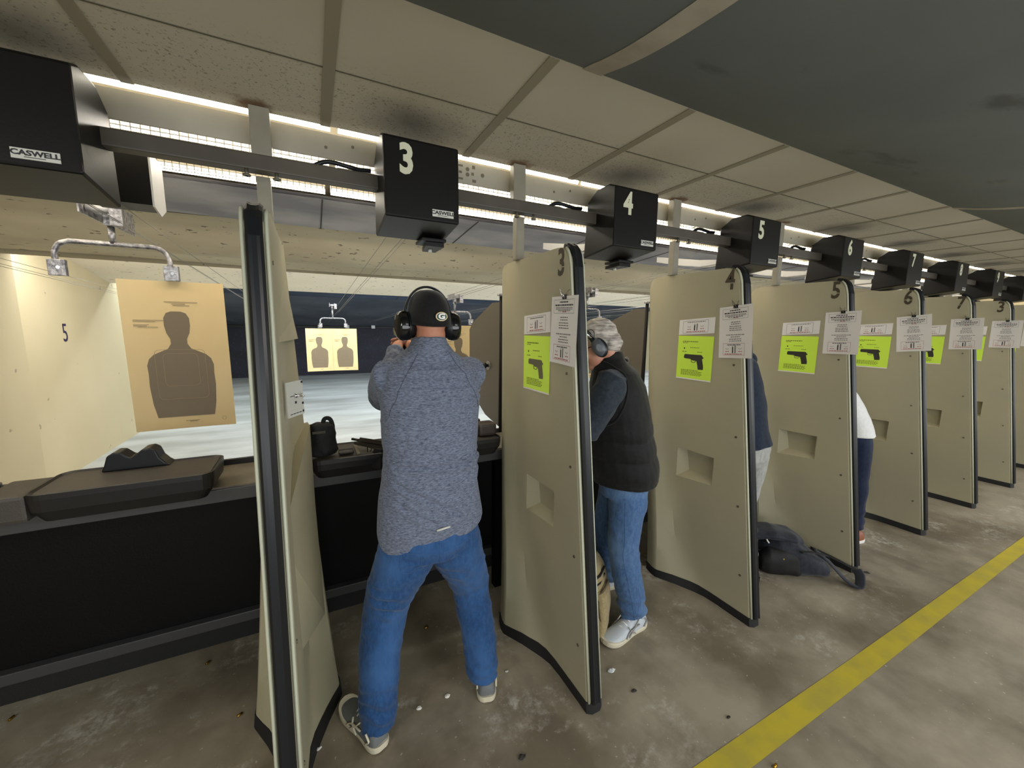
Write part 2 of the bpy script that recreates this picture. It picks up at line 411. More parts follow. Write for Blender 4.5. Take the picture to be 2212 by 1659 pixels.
# grey sheet ceiling over the walkway: sags from the tile edge, then levels
prof = [(1.065, 2.322), (1.02, 2.310), (.95, 2.290), (.86, 2.270), (.75, 2.252), (.6, 2.236), (.4, 2.225), (0, 2.215), (-1, 2.21), (-2.6, 2.21)]
pp = catmull([(0, a, b) for a, b in prof], 4)
g = MB(); g.loft([[(XL - .6, p.y, p.z), (XR, p.y, p.z), (XR, p.y, p.z + .02), (XL - .6, p.y, p.z + .02)] for p in pp], smooth=False)
gs = struct(g, 'ceiling_walkway', mg)
for o_ in gs.data.polygons: o_.use_smooth = False
for x, w in ((.80, .035), (3.62, .03), (6.45, .03)):
    t = MB(); t.loft([[(x - w + .0, p.y, p.z - .0025), (x + w, p.y, p.z - .0025), (x + w, p.y, p.z - .0005), (x - w, p.y, p.z - .0005)] for p in pp[:40]], smooth=False)
    t.build('seam_tape', SEAM, gs)
# header plate with punched holes, baffles and trap
struct(MB().box((XL - .1, 1.80, 2.395), (XR, 2.9, 2.45)), 'ceiling_range', REFL)
def wav(x, t): return .05 * math.sin(t * 8.5 + .25 * math.sin(x * .9)) * (1 - .3 * t) + .006 * math.sin(x * 2.1 + t * 5)
b1 = MB(); quad(b1, XL, XR, 2.72, 2.30, 3.30, 2.256); quad(b1, XL, XR, 3.30, 2.28, 2.72, 2.32); g1 = struct(b1, 'ceiling_baffle_grey', B_GREY)
b2 = MB(); quad(b2, XL, XR, 3.32, 2.27, 4.6, 2.085, n=24, f=wav); quad(b2, XL, XR, 4.62, 2.085, 4.62, 2.30); quad(b2, XL, XR, 4.62, 2.30, 3.3, 2.34)
g2 = struct(b2, 'ceiling_baffle_tan', B_TAN)
b3 = MB(); quad(b3, XL, XR, 5.05, 2.42, 7.0, 2.078); quad(b3, XL, XR, 7.02, 2.078, 7.02, 2.4); quad(b3, XL, XR, 7.02, 2.40, 5.05, 2.46); struct(b3, 'ceiling_baffle_cream', B_CREAM)
b4 = MB(); quad(b4, XL, XR, 7.4, 2.5, 9.6, 2.18); quad(b4, XL, XR, 9.62, 2.18, 9.62, 2.5); g4 = struct(b4, 'ceiling_baffle_blue', B_BLUE)
SEAMK = M('seam_dark', srgb(60, 58, 56), .8)
for gg, xs, (y0, z0, y1, z1), th_ in ((g1, [-1.9 + 1.0 * i for i in range(13)], (2.72, 2.298, 3.30, 2.254), .004), (g4, [-1.5 + 1.1 * i for i in range(12)], (7.45, 2.49, 9.6, 2.178), .012)):
    for x in xs: MB().loft([[(x - th_, y0, z0 - .002), (x + th_, y0, z0 - .002), (x + th_, y0, z0), (x - th_, y0, z0)], [(x - th_, y1, z1 - .002), (x + th_, y1, z1 - .002), (x + th_, y1, z1), (x - th_, y1, z1)]], smooth=False).build('seam', SEAMK, gg)
b5 = MB(); quad(b5, XL, XR, 10.3, 2.5, 12.2, 2.02); quad(b5, XL, XR, 12.2, 2.02, 14.0, 1.56); struct(b5, 'trap_slope', B_MID)
struct(MB().box((XL - .1, 2.5, 2.5), (XR, 14.3, 2.6)), 'ceiling_deck', B_TAN)
struct(MB().box((XL - .1, 14.0, 0), (XR, 14.3, 2.6)), 'wall_back', B_BACK)
struct(MB().box((XL, 13.94, 1.50), (XR, 13.998, 1.555)), 'trim_1', BASE)
for x in range(0, 14):
    tag(MB().box((-.62 + x * .8, 13.86, 1.49), (-.50 + x * .8, 13.938, 1.62), bev=.01).build('target_hook', WHM),
        'small white hook bracket on the dark seam of the far backstop', 'bracket', 'hook brackets along the backstop')
# ================================================================ lane dividers
PITCH = 1.065; DX = .953           # centre of the divider numbered 3
def lerp(a, b, t): return a + (b - a) * t
def pw(z, pts):
    for (a, va), (b, vb) in zip(pts, pts[1:]):
        if z <= b: return lerp(va, vb, max(0, (z - a) / (b - a)))
    return pts[-1][1]
def prof_div(z, grow=0.0):
    """plan outline of a divider at height z (x,y), left side then right"""
    yr = 1.09 + .125 * z; yf = pw(z, [(0, 1.72), (.9, 1.85), (1.9, 1.95)]); s = 0
    top = 1.878; r = .07
    if z > top - r:
        d = z - (top - r); s = r - math.sqrt(max(0, r * r - d * d)); s = min(s, r)
    yr += s; yf -= s
    yc = pw(z, [(0, 1.42), (.06, 1.475), (.12, 1.52), (.2, 1.565), (.3, 1.60), (.6, 1.655), (.9, 1.70), (1.9, 1.82)])
    w = pw(z, [(0, .155), (.12, .142), (.4, .120), (.9, .088), (1.9, .040)])
    yo = pw(z, [(0, 1.635), (.9, 1.79), (1.9, 1.90)])
    fil = pw(z, [(0, .5), (.3, .2), (.6, .1)])
    h = .035
    L = [(h * .55, yr), (h, yr + .014), (h, yc - .12), (h + (w - h) * .04 + .0005, yc - .05), (h + (w - h) * .16 + .001, yc)]
    m1 = (lerp(h, w, .55), lerp(yc, yo, .5)); L += [m1, (w - .004, yo - .012), (w, yo), (w - .002, min(yo + .03, yf - .012)), (w - .018, yf)]
    L = [(x + (grow if i else 0), y + (grow if i > 7 else 0) - (grow if i < 2 else 0)) for i, (x, y) in enumerate(L)]
    if s > 0:
        L = [(x, min(max(y, yr), yf)) for x, y in L]
    return [(-x, y) for x, y in L] + [(x, y) for x, y in reversed(L)]
ZS = [.03, .06, .09, .12, .16, .2, .25, .3, .37, .45, .6, .75, .9, 1.05, 1.2, 1.5, 1.7, 1.808, 1.83, 1.848, 1.862, 1.871, 1.876, 1.878]
mb = MB(); mb.loft([[(x, y, z) for x, y in prof_div(z)] for z in ZS], smooth=False)
body = mb.build('panel', TAN)
# holster pocket in the left face, control niche in the right face
pk = MB(); pk.loft([[(-.06, 1.385, .675), (-.06, 1.625, .655), (-.06, 1.63, .835), (-.06, 1.385, .838)],
                    [(-.034, 1.385, .675), (-.034, 1.625, .655), (-.034, 1.63, .835), (-.034, 1.385, .838)],
                    [(.012, 1.395, .70), (.012, 1.575, .70), (.012, 1.60, .825), (.012, 1.395, .83)]], smooth=False)
cut(body, pk)
w1 = MB(); w1.loft([[(.030, 1.34, 1.50), (.075, 1.80, 1.50), (.066, 1.90, 1.50), (.030, 1.90, 1.50)],
                    [(.030, 1.40, 1.56), (.062, 1.83, 1.58), (.055, 1.90, 1.58), (.030, 1.90, 1.56)],
                    [(.030, 1.50, 1.74), (.041, 1.85, 1.74), (.041, 1.90, 1.74), (.030, 1.90, 1.74)]], smooth=False)
w2 = MB(); w2.loft([[(.030, 1.33, .97), (.098, 1.80, 1.14), (.088, 1.88, 1.14), (.030, 1.88, 1.12)],
                    [(.030, 1.36, .80), (.100, 1.76, .82), (.090, 1.84, .82), (.030, 1.84, .82)],
                    [(.030, 1.45, .40), (.112, 1.68, .36), (.10, 1.76, .36), (.030, 1.76, .40)]], smooth=False)
PROTO = thing('lane_divider', (0, 0, 0), '', 'divider')
body.parent = PROTO
body.data.materials.clear(); body.data.materials.append(TAN)
body.data.polygons.foreach_set('use_smooth', [True] * len(body.data.polygons)); body.data.set_sharp_from_angle(angle=math.radians(24))
w1.build('niche_hood', TAN, PROTO); w2.build('niche_shelf', TAN, PROTO)
bb = MB(); bb.loft([[(x, y, z) for x, y in prof_div(z, .004)] for z in (0, .045)], smooth=False)
soft(bb.build('base_strip', BASE, PROTO), 50)
# rear bumper: follows the leaning rear edge and rolls over the top corner
path = [(1.09 + .125 * z - .004, z) for z in (.045, .5, 1, 1.5, 1.79)] + [(1.3165, 1.815), (1.322, 1.838), (1.332, 1.857), (1.346, 1.871), (1.364, 1.880), (1.385, 1.8835)]
bp = MB(); rings = []
for i, (y, z) in enumerate(path):
    a = path[min(i + 1, len(path) - 1)]; b = path[max(i - 1, 0)]; t = V((0, a[0] - b[0], a[1] - b[1])).normalized(); nn = V((0, -t.z, t.y))
    c = V((0, y, z)); sx_ = V((1, 0, 0))
    rings.append([c + sx_ * u + nn * w_ for u, w_ in ((-.021, -.012), (-.021, .006), (-.014, .012), (-.006, .009), (.006, .009), (.014, .012), (.021, .006), (.021, -.012))])
bp.loft(rings, smooth=False); bp.build('bumper', RUB, PROTO)
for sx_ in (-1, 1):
    MB().tube([(sx_ * .029, y + .007, z) for y, z in path[:-2]], .0055, 8).build('edge_highlight', CREAM, PROTO)  # cream tubes stand in for light caught on the rounded rear corners
def screw(xf, y, z, par, r=.006, m=SCREW):
    s = 1 if xf > 0 else -1
    MB().tube([(xf - s * .002, y, z), (xf + s * .003, y, z)], r, 10).build('screw', m, par)
for z in (.25, .62, .99, 1.37): screw(-.035, 1.09 + .125 * z + .055, z, PROTO)
for z in (.25, .62, 1.73): screw(.035, 1.09 + .125 * z + .055, z, PROTO)
screw(-.040, 1.905, 1.745, PROTO)
# bullet shield reaching downrange, hung on a dark rail
sh = MB(); sh.prism([(1.96, 1.69), (2.06, 1.69), (2.36, 1.585), (2.42, 1.54), (2.42, 1.15), (2.16, 1.03), (1.97, 1.0)], -.038, -.016, 'x')
sp_ = sh.build('shield', SHIELD, PROTO)
MB().tube([(-.03, 1.955, .97), (-.03, 1.955, 1.72)], .011, 10).build('shield_rail', HOLE, PROTO)
cp = MB().tube([(-.03, 1.955, 1.722), (-.03, 1.955, 1.733)], .022, 12); cp.build('rail_cap', GALV, PROTO)
kn = MB().tube([(-.038, 2.11, 1.333), (-.042, 2.11, 1.333)], .028, 16); ko = kn.build('washer', GALV, sp_)
MB().tube([(-.042, 2.11, 1.333), (-.052, 2.11, 1.333), (-.056, 2.11, 1.333), (-.068, 2.11, 1.333)], [.009, .010, .017, .013], 12, round_=True).build('knob', RUB, sp_)
# control plate with toggle switch in the niche, turned towards the shooter
cn = MB(); u = V((.52, .86, 0)).normalized(); nn = V((.86, -.52, 0)); o0 = V((.038, 1.375, 1.245)); up = V((0, 0, 1))
def pbox(mb, c, hw, hh, t, mi=0):
    c = V(c); vs = [c + u * a + up * b + nn * d for d in (0, t) for a, b in ((-hw, -hh), (hw, -hh), (hw, hh), (-hw, hh))]
    mb.add(vs, [(0, 3, 2, 1), (4, 5, 6, 7), (0, 1, 5, 4), (1, 2, 6, 5), (2, 3, 7, 6), (3, 0, 4, 7)], mi)
cc = o0 + u * .05 + up * .085
pbox(cn, cc, .042, .046, .004, 0); pbox(cn, cc - up * .056, .042, .010, .005, 0)
for a, b in ((.036, .04), (.036, -.03), (.036, -.056), (0, -.022)): pbox(cn, cc + u * a + up * b + nn * .004, .0035, .0035, .002, 1)
for a in (-.025, -.01, .005, .02): pbox(cn, cc - up * .057 + u * a + nn * .005, .006, .0012, .0006, 1)
pbox(cn, cc + u * .005 + nn * .004, .03, .001, .0006, 1)
cpo = cn.build('control_plate', [LABEL, INK], PROTO)
MB().tube([cc + nn * .004, cc + nn * .010, cc + nn * .012, cc + nn * .030], [.008, .007, .003, .0042], 10, round_=True).build('toggle_switch', CHROME, cpo)

names = {0: ('2', 'tan lane divider seen edge-on, between the large paper target and the capped shooter'),
         1: ('3', 'tan lane divider stencilled 3, between the capped shooter and the grey-haired person'),
         2: ('4', 'tan lane divider stencilled 4, right of the grey-haired person'),
         3: ('5', 'tan lane divider stencilled 5, with the black backpack at its foot'),
         4: ('6', 'tan lane divider stencilled 6, just beyond the person in the white shirt'),
         5: ('7', 'tan lane divider stencilled 7, next one after the divider stencilled 6'),
         6: ('8', 'tan lane divider with a worn numeral, next one after the divider stencilled 7'),
         7: ('9', 'last tan lane divider cut by the right edge of the photo')}
DIV = {}
for k in range(8):
    o = PROTO if k == 0 else copy_tree(PROTO)
    x = -.125 if k == 0 else DX + PITCH * (k - 1)
    o.location = (x, 0, 0); DIV[k] = x
    num, lab = names[k]; tag(o, lab, 'divider', 'lane dividers')
for k in range(8):
    o = [q for q in bpy.data.objects if q.get('label') == names[k][1]][0]
    tb = MB(); xx = DIV[k] - .0352; zc = 1.812
    text_faces(tb, '3' if k == 6 else names[k][0], (xx, 1.378, zc), (0, -1, 0), (0, 0, 1), .105, ext=.0006, bold=.0032, squeeze=.72)
    # stencil bridges: lift out thin strips by covering them in panel paint
    tb.add([(xx - .0020, 1.345, zc - .018), (xx - .0020, 1.412, zc - .014), (xx - .0020, 1.412, zc - .010), (xx - .0020, 1.345, zc - .014)], [(0, 1, 2, 3)], 1)
    if k: tb.build('stencil_number', [NUMD, TAN], o)

# ================================================================ posts, header beam, plate
def post(x, lab):
    t = thing('steel_post', (x, 1.765, 1.879), lab, 'post', 'posts over the dividers')
    MB().box((x - .022, 1.745, 1.879), (x + .022, 1.785, 2.08), bev=.004).build('tube', STEELP, t)
    MB().box((x - .032, 1.758, 2.12), (x + .032, 1.80, 2.319), bev=.003).build('bracket', STEELP, t)
    for s in (-1, 1):
        MB().tube([(x + s * .045, 1.70, 2.083), (x + s * .045, 1.70, 2.060)], .006, 6).build('bolt', SCREW, t)
        MB().tube([(x + s * .045, 1.70, 2.066), (x + s * .045, 1.70, 2.060)], .013, 6).build('nut', SCREW, t)
post(-.125, 'painted steel post above the edge-on divider at the left')
for k, lab in enumerate(['behind the divider stencilled 3', 'behind the divider stencilled 4', 'behind the divider stencilled 5', 'behind the divider stencilled 6', 'behind the divider stencilled 7', 'behind the divider after stencil 7']):
    post(DX + PITCH * k - .03, 'painted steel post rising to the ceiling ' + lab)
bm_ = MB().box((XL, 1.690, 2.083), (XR, 1.744, 2.136), bev=.005)
tag(bm_.build('header_beam', BEAM), 'long dark square steel beam running above all the lanes', 'beam')

rr = random.Random(3); hl = MB().box((XL, 1.828, 2.212), (XR, 1.834, 2.305))
for k in range(0, 8):
    cx = .62 + 1.07 * (k - 0) + .02
    for dx, dz, hw, hh in ((0, .028, .022, .004), (0, -.028, .022, .004), (.01, 0, .007, .005), (.075, .03, .007, .007), (.078, -.03, .009, .006), (.07, 0, .006, .006)):
        hl.box((cx + dx - hw, 1.8265, 2.26 + dz - hh), (cx + dx + hw, 1.8285, 2.26 + dz + hh), 1)
    for dx, dz in ((.045, .015), (.045, -.008), (.12, .0), (-.45, .01), (-.75, .012), (-.55, -.01)):
        r = .009 if dx > 0 else .006
        hl.tube([(cx + dx, 1.8265, 2.262 + dz), (cx + dx, 1.8285, 2.262 + dz)], r, 10, 1)
tag(hl.build('header_plate', [PLATE, M('plate_holes', srgb(112, 104, 88), .7)]), 'long pale perforated steel plate running above the header beam', 'plate')
# fluorescent rows
def row(name, y, z, r, m, lab, x0=XL, x1=XR, cell=1.22, parts=True):
    k = 0; x = x0
    while x < x1 - .1:
        e = min(x + cell - .03, x1)
        t = thing(name, (x, y, z), lab, 'light', lab.split(',')[0])
        MB().tube([(x, y, z), (e, y, z)], r, 8).build('tube', m, t)
        if parts:
            MB().loft([[(xx, y - .055, z + .012), (xx, y, z + .045), (xx, y + .07, z + .02), (xx, y + .07, z + .024), (xx, y, z + .05), (xx, y - .055, z + .018)] for xx in (x, e)], smooth=False).build('reflector', REFL, t)
            wg = MB(); n = int((e - x) / .028)
            for i in range(n + 1): wg.box((x + i * .028 - .0016, y - .062, z - .022), (x + i * .028 + .0016, y - .059, z + .024))
            for zz in (-.022, -.007, .008, .022): wg.box((x, y - .0625, z + zz - .0014), (e, y - .0585, z + zz + .0014))
            wg.build('wire_guard', STEELP, t)
        x += cell; k += 1
row('strip_light', 1.862, 2.338, .011, TUBE, 'bare glowing fluorescent tube along the gap between ceiling and header plate', parts=False)
row('guarded_light', 2.07, 2.268, .013, TUBEW, 'glowing fluorescent strip behind a wire guard, just below the header plate')
row('guarded_light', 2.57, 2.302, .014, TUBE, 'glowing fluorescent strip behind a wire guard, just downrange of the header beam')
# ribbed cable hose hanging under the plate
for k in range(7):
    x0 = .03 + 1.065 * k + (0 if k else .0)
    pts = catmull([(x0, 1.79, 2.155), (x0 + .06, 1.79, 2.185), (x0 + .14, 1.79, 2.180), (x0 + .17, 1.795, 2.178), (x0 + .222, 1.80, 2.183)], 24)
    mbh = MB(); mbh.tube(pts, [.008 + .0018 * (i % 2) for i in range(len(pts))], 8)
    tag(mbh.build('cable_hose', RUB), 'black ribbed hose running into the target motor housing of the %s lane' % ['third', 'fourth', 'fifth', 'sixth', 'seventh', 'eighth', 'ninth'][k], 'hose', 'ribbed hoses')

# ================================================================ motor housings
def housing(x, num, lab, k):
    t = thing('motor_housing', (x, 1.65, 1.95), lab, 'motor housing', 'black target motor housings')
    h = MB(); w = .142
    side = [(1.55, 1.955), (1.552, 2.232), (1.60, 2.252), (1.70, 2.250), (1.77, 2.205), (1.79, 1.925)]
    h.prism(side, x - w, x + w, 'x'); hb = h.build('housing', BOXM, t)
    bv = hb.modifiers.new('b', 'BEVEL'); bv.width = .007; bv.segments = 2; evaluated(hb)
    if num: MB().box((x + .03, 1.70, 1.912), (x + .135, 1.82, 1.926), bev=.004).build('drip_plate', BOXM, t)
    if num: MB().prism([(x + .05, 1.72), (x + .130, 1.72), (x + .130, 1.86), (x + .07, 1.86)], 1.895, 1.912, 'z').build('pulley_bracket', BOXM, t)
    if num: MB().tube([(x + .09, 1.80, 1.896), (x + .09, 1.80, 1.882)], .009, 8).build('stud', LABEL, t)
    if num:
        tb = MB(); text_faces(tb, num, (x - .06, 1.5515, 2.155), (1, 0, 0), (0, .0, 1),   .100, ext=.0008, bold=.0050, squeeze=.8); tb.build('lane_number', NUMC, t)
    lx = x + .075 if num else x + .055; lw = .042 if num else .046
    lb = MB().box((lx - lw, 1.5475, 1.972), (lx + lw, 1.5505, 1.998)); lo = lb.build('name_plate', LABEL, t)
    tb = MB(); text_faces(tb, 'CASWELL', (lx, 1.5472, 1.987), (1, 0, 0), (0, 0, 1), .0125, ext=.0003, bold=.0006, squeeze=1.2)
    tb.box((lx - .022, 1.5468, 1.9765), (lx + .018, 1.5474, 1.978)); tb.build('lettering', INK, lo)
HX = [.404 + 1.07 * (k - 1) for k in range(0, 9)]
housing(HX[0] - .008, None, 'black target motor housing at the far left with a maker plate and no numeral', 0)
for k in range(1, 9):
    housing(HX[k], str(k + 2), 'black target motor housing with a cream numeral %d hanging under the ceiling' % (k + 2) if k < 8 else 'last black target motor housing at the right edge of the row', k)
# big dark gearbox beside the left housing with a galvanised end
t = thing('gear_case', (-.57, 2.1, 2.0), 'black boxy case with a galvanised end plate, behind the far left motor housing', 'case')
MB().box((-.70, 2.03, 2.00), (-.515, 2.16, 2.18)).build('case', BOXM, t)
MB().prism([(2.025, 2.19), (2.165, 2.19), (2.165, 2.01), (2.10, 1.975), (2.025, 1.995)], -.513, -.507, 'x').build('end_plate', WHM, t)
NW = ['two', 'three', 'four', 'five', 'six', 'seven', 'eight', 'nine', 'ten']
# carrier tracks: white angled rails over each lane
for k in range(1, 9):
    x = HX[k] + .02
    t = thing('carrier_track', (x, 2.1, 2.04), 'white angled track bracket of the target carrier behind the motor housing %s' % (('numbered ' + NW[k]) if k < 8 else 'at the right end'), 'track', 'carrier tracks')
    for sg in (-1, 1): MB().prism([(1.84, 2.00), (1.84, 2.03), (2.0, 2.05), (2.40, 2.13), (2.40, 2.09), (2.2, 2.04), (2.0, 2.005)], x + .035 * sg - .013, x + .035 * sg + .013, 'x').build('rail', WHM, t)
    MB().box((x - .06, 1.83, 1.995), (x + .06, 1.842, 2.035)).build('end_bracket', WHM, t)
CABLE = M('cable_steel', srgb(150, 148, 142), .4, .6)
# cables running downrange
for k in range(-1, 9):
    x = HX[k] if k >= 0 else HX[0] - 1.07
    for i, (dx, z0) in enumerate(((-.05, 2.00), (.0, 1.97), (.05, 2.005))):
        cb = MB().tube([(x + dx, 1.79, z0), (x + dx, 7.0, z0 - .17), (x + dx, 13.95, 1.60 + .012 * i)], .0016, 6)
        tag(cb.build('carrier_cable', CABLE), 'thin steel cable running downrange from one of the black motor housings', 'cable', 'target carrier cables')
# ================================================================ shooting counter
ct = thing('shooting_counter', (4, 1.9, 0), 'long black steel shooting counter running through all the lanes', 'counter')
MB().box((XL, 1.885, .875), (XR, 2.20, .90)).build('top', TOPG, ct)
MB().box((XL, 1.875, .840), (XR, 1.884, .893), bev=.002).build('front_lip', RAIL, ct)
MB().box((XL, 2.19, .0), (XR, 2.20, .875)).build('skirt', BLK, ct)
MB().box((XL, 2.15, .105), (XR, 2.19, .155), bev=.004).build('bottom_rail', RAIL, ct)
MB().box((XL, 2.186, .0), (XR, 2.19, .104)).build('kick_plate', NYL, ct)
MB().box((XL, 2.18, .90), (XR, 2.20, .925)).build('back_rail', TRAYD, ct)
for k in range(8): MB().box((DIV[k] - .05, 1.98, 0), (DIV[k] + .0, 2.03, .875)).build('leg', BLK, ct)
def tray(x0, x1, y0, y1, z, lab, rest=True):
    t = thing('shooting_tray', ((x0 + x1) / 2, (y0 + y1) / 2, .90), lab, 'tray', 'trays on the counter')
    def rr_(a, b, c, d, r, zz):
        pts = []
        for cx, cy, a0 in ((b - r, d - r, 0), (a + r, d - r, 90), (a + r, c + r, 180), (b - r, c + r, 270)):
            for i in range(6):
                q = math.radians(a0 + i * 18); pts.append((cx + r * math.cos(q), cy + r * math.sin(q), zz))
        return pts
    b = MB(); b.loft([rr_(x0 + .03, x1 - .03, y0 + .02, y1 - .02, .03, .901), rr_(x0 + .005, x1 - .005, y0 + .004, y1 - .004, .04, .94), rr_(x0, x1, y0, y1, .045, z - .018), rr_(x0, x1, y0, y1, .045, z),
        rr_(x0 + .006, x1 - .006, y0 + .006, y1 - .006, .04, z + .002), rr_(x0 + .014, x1 - .014, y0 + .014, y1 - .014, .036, z - .006)], cap=True, smooth=False)
    b.build('rim', TRAYD, t)
    MB().loft([rr_(x0 + .014, x1 - .014, y0 + .014, y1 - .014, .036, z - .008), rr_(x0 + .014, x1 - .014, y0 + .014, y1 - .014, .036, z - .004)], smooth=False).build('mat', TRAY, t)
    return t
t = tray(-.86, -.36, 1.76, 2.02, 1.0, 'grey shooting tray with a dark rim and a V-notched rest, in the left lane')
r_ = MB(); pr = [(-.735, .996), (-.725, 1.02), (-.715, 1.055), (-.695, 1.068), (-.675, 1.066), (-.655, 1.046), (-.645, 1.040), (-.632, 1.052), (-.612, 1.070), (-.588, 1.073), (-.572, 1.062), (-.562, 1.03), (-.545, 1.008), (-.53, .996)]
r_.prism(pr, 1.955, 2.03, 'y'); ro = r_.build('gun_rest', RUB, t); bv = ro.modifiers.new('b', 'BEVEL'); bv.width = .005; bv.segments = 2; evaluated(ro)
t2 = tray(-1.75, -.99, 1.74, 2.0, .995, 'second shooting tray cut by the left edge of the photo')
ov = MB(); ov.tube(catmull([(-1.6, 1.87, .998), (-1.3, 1.86, .998), (-1.05, 1.85, .998)], 6), [.045, .048, .05, .05, .05, .05, .05, .05, .05, .048, .045, .035, .02], 12, flat=.06, ref=(0, 0, 1)); ov.build('hollow', TRAYD, t2)
MB().box((-.985, 1.80, .90), (-.865, 2.0, .992), bev=.012).build('joint', TRAY, t)
t3 = tray(-.04, .862, 1.79, 2.04, .985, 'shooting tray holding a pistol and magazines, in front of the man in grey-blue shirt')
MB().box((.150, 1.81, .984), (.165, 1.98, .992), bev=.003).build('rib', TOPG, t3)
# black soft bag on the tray
bg = MB(); bg.loft([[(x + .5 * (.018 * math.sin(a * 3 + i) + (w_ * math.cos(a))), y + d * math.sin(a), z) for a in [2 * PI * q / 16 for q in range(16)]]
    for i, (x, y, z, w_, d) in enumerate(((.018, 1.86, .988, .095, .035), (.018, 1.86, 1.01, .108, .042), (.015, 1.86, 1.05, .105, .043), (.015, 1.86, 1.09, .108, .040), (.015, 1.86, 1.125, .102, .034), (.015, 1.86, 1.135, .07, .02)))])
th = thing('range_bag', (.018, 1.86, .986), 'small black soft bag standing on the tray beside the edge-on divider', 'bag')
remesh(bg, 'pouch', NYL, th, .006, disp=lambda p: .004 * nz(p, (40, 40, 40)))
MB().tube(catmull([(.02, 1.855, 1.125), (.03, 1.855, 1.152), (.050, 1.855, 1.150), (.060, 1.855, 1.12), (.058, 1.85, 1.09)], 5), .009, 8, flat=.35, ref=(0, 1, 0)).build('handle', NYL, th)
MB().box((-.02, 1.812, 1.098), (.03, 1.817, 1.108)).build('patch', M('patch_olive', srgb(70, 70, 58), .7), th)
# gun builder ------------------------------------------------
def pistol(name, org, fwd, upv, lab, slide_back=0.0, group=None):
    f = V(fwd).normalized(); u = V(upv); u = (u - f * u.dot(f)).normalized(); s = f.cross(u); org = V(org)
    t = thing(name, org, lab, 'pistol', group)
    Mx = Matrix((f, s, u)).transposed().to_4x4(); Mx.translation = org
    def P(poly, w, nm, m, z=0):
        b = MB(); b.prism([(p[0], p[1]) for p in poly], -w, w, 'y'); b.v = [Mx @ V((p.x, p.y, p.z)) for p in b.v]
        o = b.build(nm, m, t); md = o.modifiers.new('b', 'BEVEL'); md.width = .0015; md.segments = 1; evaluated(o); return o
    P([(-.085 - slide_back, .006), (-.085 - slide_back, .028), (.088 - slide_back, .028), (.092 - slide_back, .008)], .0125, 'slide', GUNM)
    P([(-.075, -.012), (-.078, .006), (.085, .006), (.080, -.008), (.02, -.010), (-.02, -.014)], .0115, 'frame', GUNM)
    P([(-.070, -.010), (-.090, -.098), (-.042, -.103), (-.028, -.012)], .014, 'grip', RUB)
    b = MB(); b.tube([Mx @ V(p) for p in ((-.026, 0, -.012), (-.020, 0, -.034), (.004, 0, -.036), (.014, 0, -.010))], .0028, 6); b.build('trigger_guard', GUNM, t)
    b = MB(); b.tube([Mx @ V(p) for p in ((-.006, 0, -.010), (-.010, 0, -.020), (-.006, 0, -.028))], .0022, 6); b.build('trigger', GUNM, t)
    b = MB(); b.tube([Mx @ V((.086 - slide_back, 0, .016)), Mx @ V((.104, 0, .016))], .0062, 10); b.build('barrel', GUNM, t)
    return t
pistol('pistol', (.215, 1.86, 1.008), (-.75, .66, .05), (.35, .30, .9), 'dark pistol with locked-back slide lying on the tray beside the man in grey-blue shirt', .03)
mg_ = thing('magazine_pair', (.115, 1.845, .986), 'flat brown double magazine lying on the tray next to the black bag', 'magazine')
MB().box((.078, 1.83, .988), (.14, 1.862, 1.001), bev=.004).build('magazine', GUNM, mg_)
MB().box((.080, 1.866, .988), (.138, 1.892, 1.004), bev=.004).build('magazine', GUNM, mg_)
def lump(name, c, s, m, lab, cat, seed=0):
    b = MB().box([c[i] - s[i] for i in range(3)], [c[i] + s[i] for i in range(3)], bev=min(s) * .45); o = b.build(name, m); o.location = (0, 0, 0)
    for p in o.data.polygons: p.use_smooth = False
    return tag(o, lab, cat)
lump('ammo_box', (.765, 2.0, 1.020), (.045, .03, .033), M('case_brown', srgb(92, 82, 72), .5), 'brown rounded case at the back of the tray by the shield', 'case')
lump('gear_pouch', (.805, 1.90, 1.018), (.05, .045, .033), M('case_dark', srgb(70, 60, 54), .5), 'dark rounded pouch on the tray against the divider stencilled 3', 'pouch')
pistol('pistol', (.66, 1.93, 1.004), (-.95, .25, 0), (.1, .35, .9), 'dark pistol lying on the tray next to the dark rounded pouch', 0)

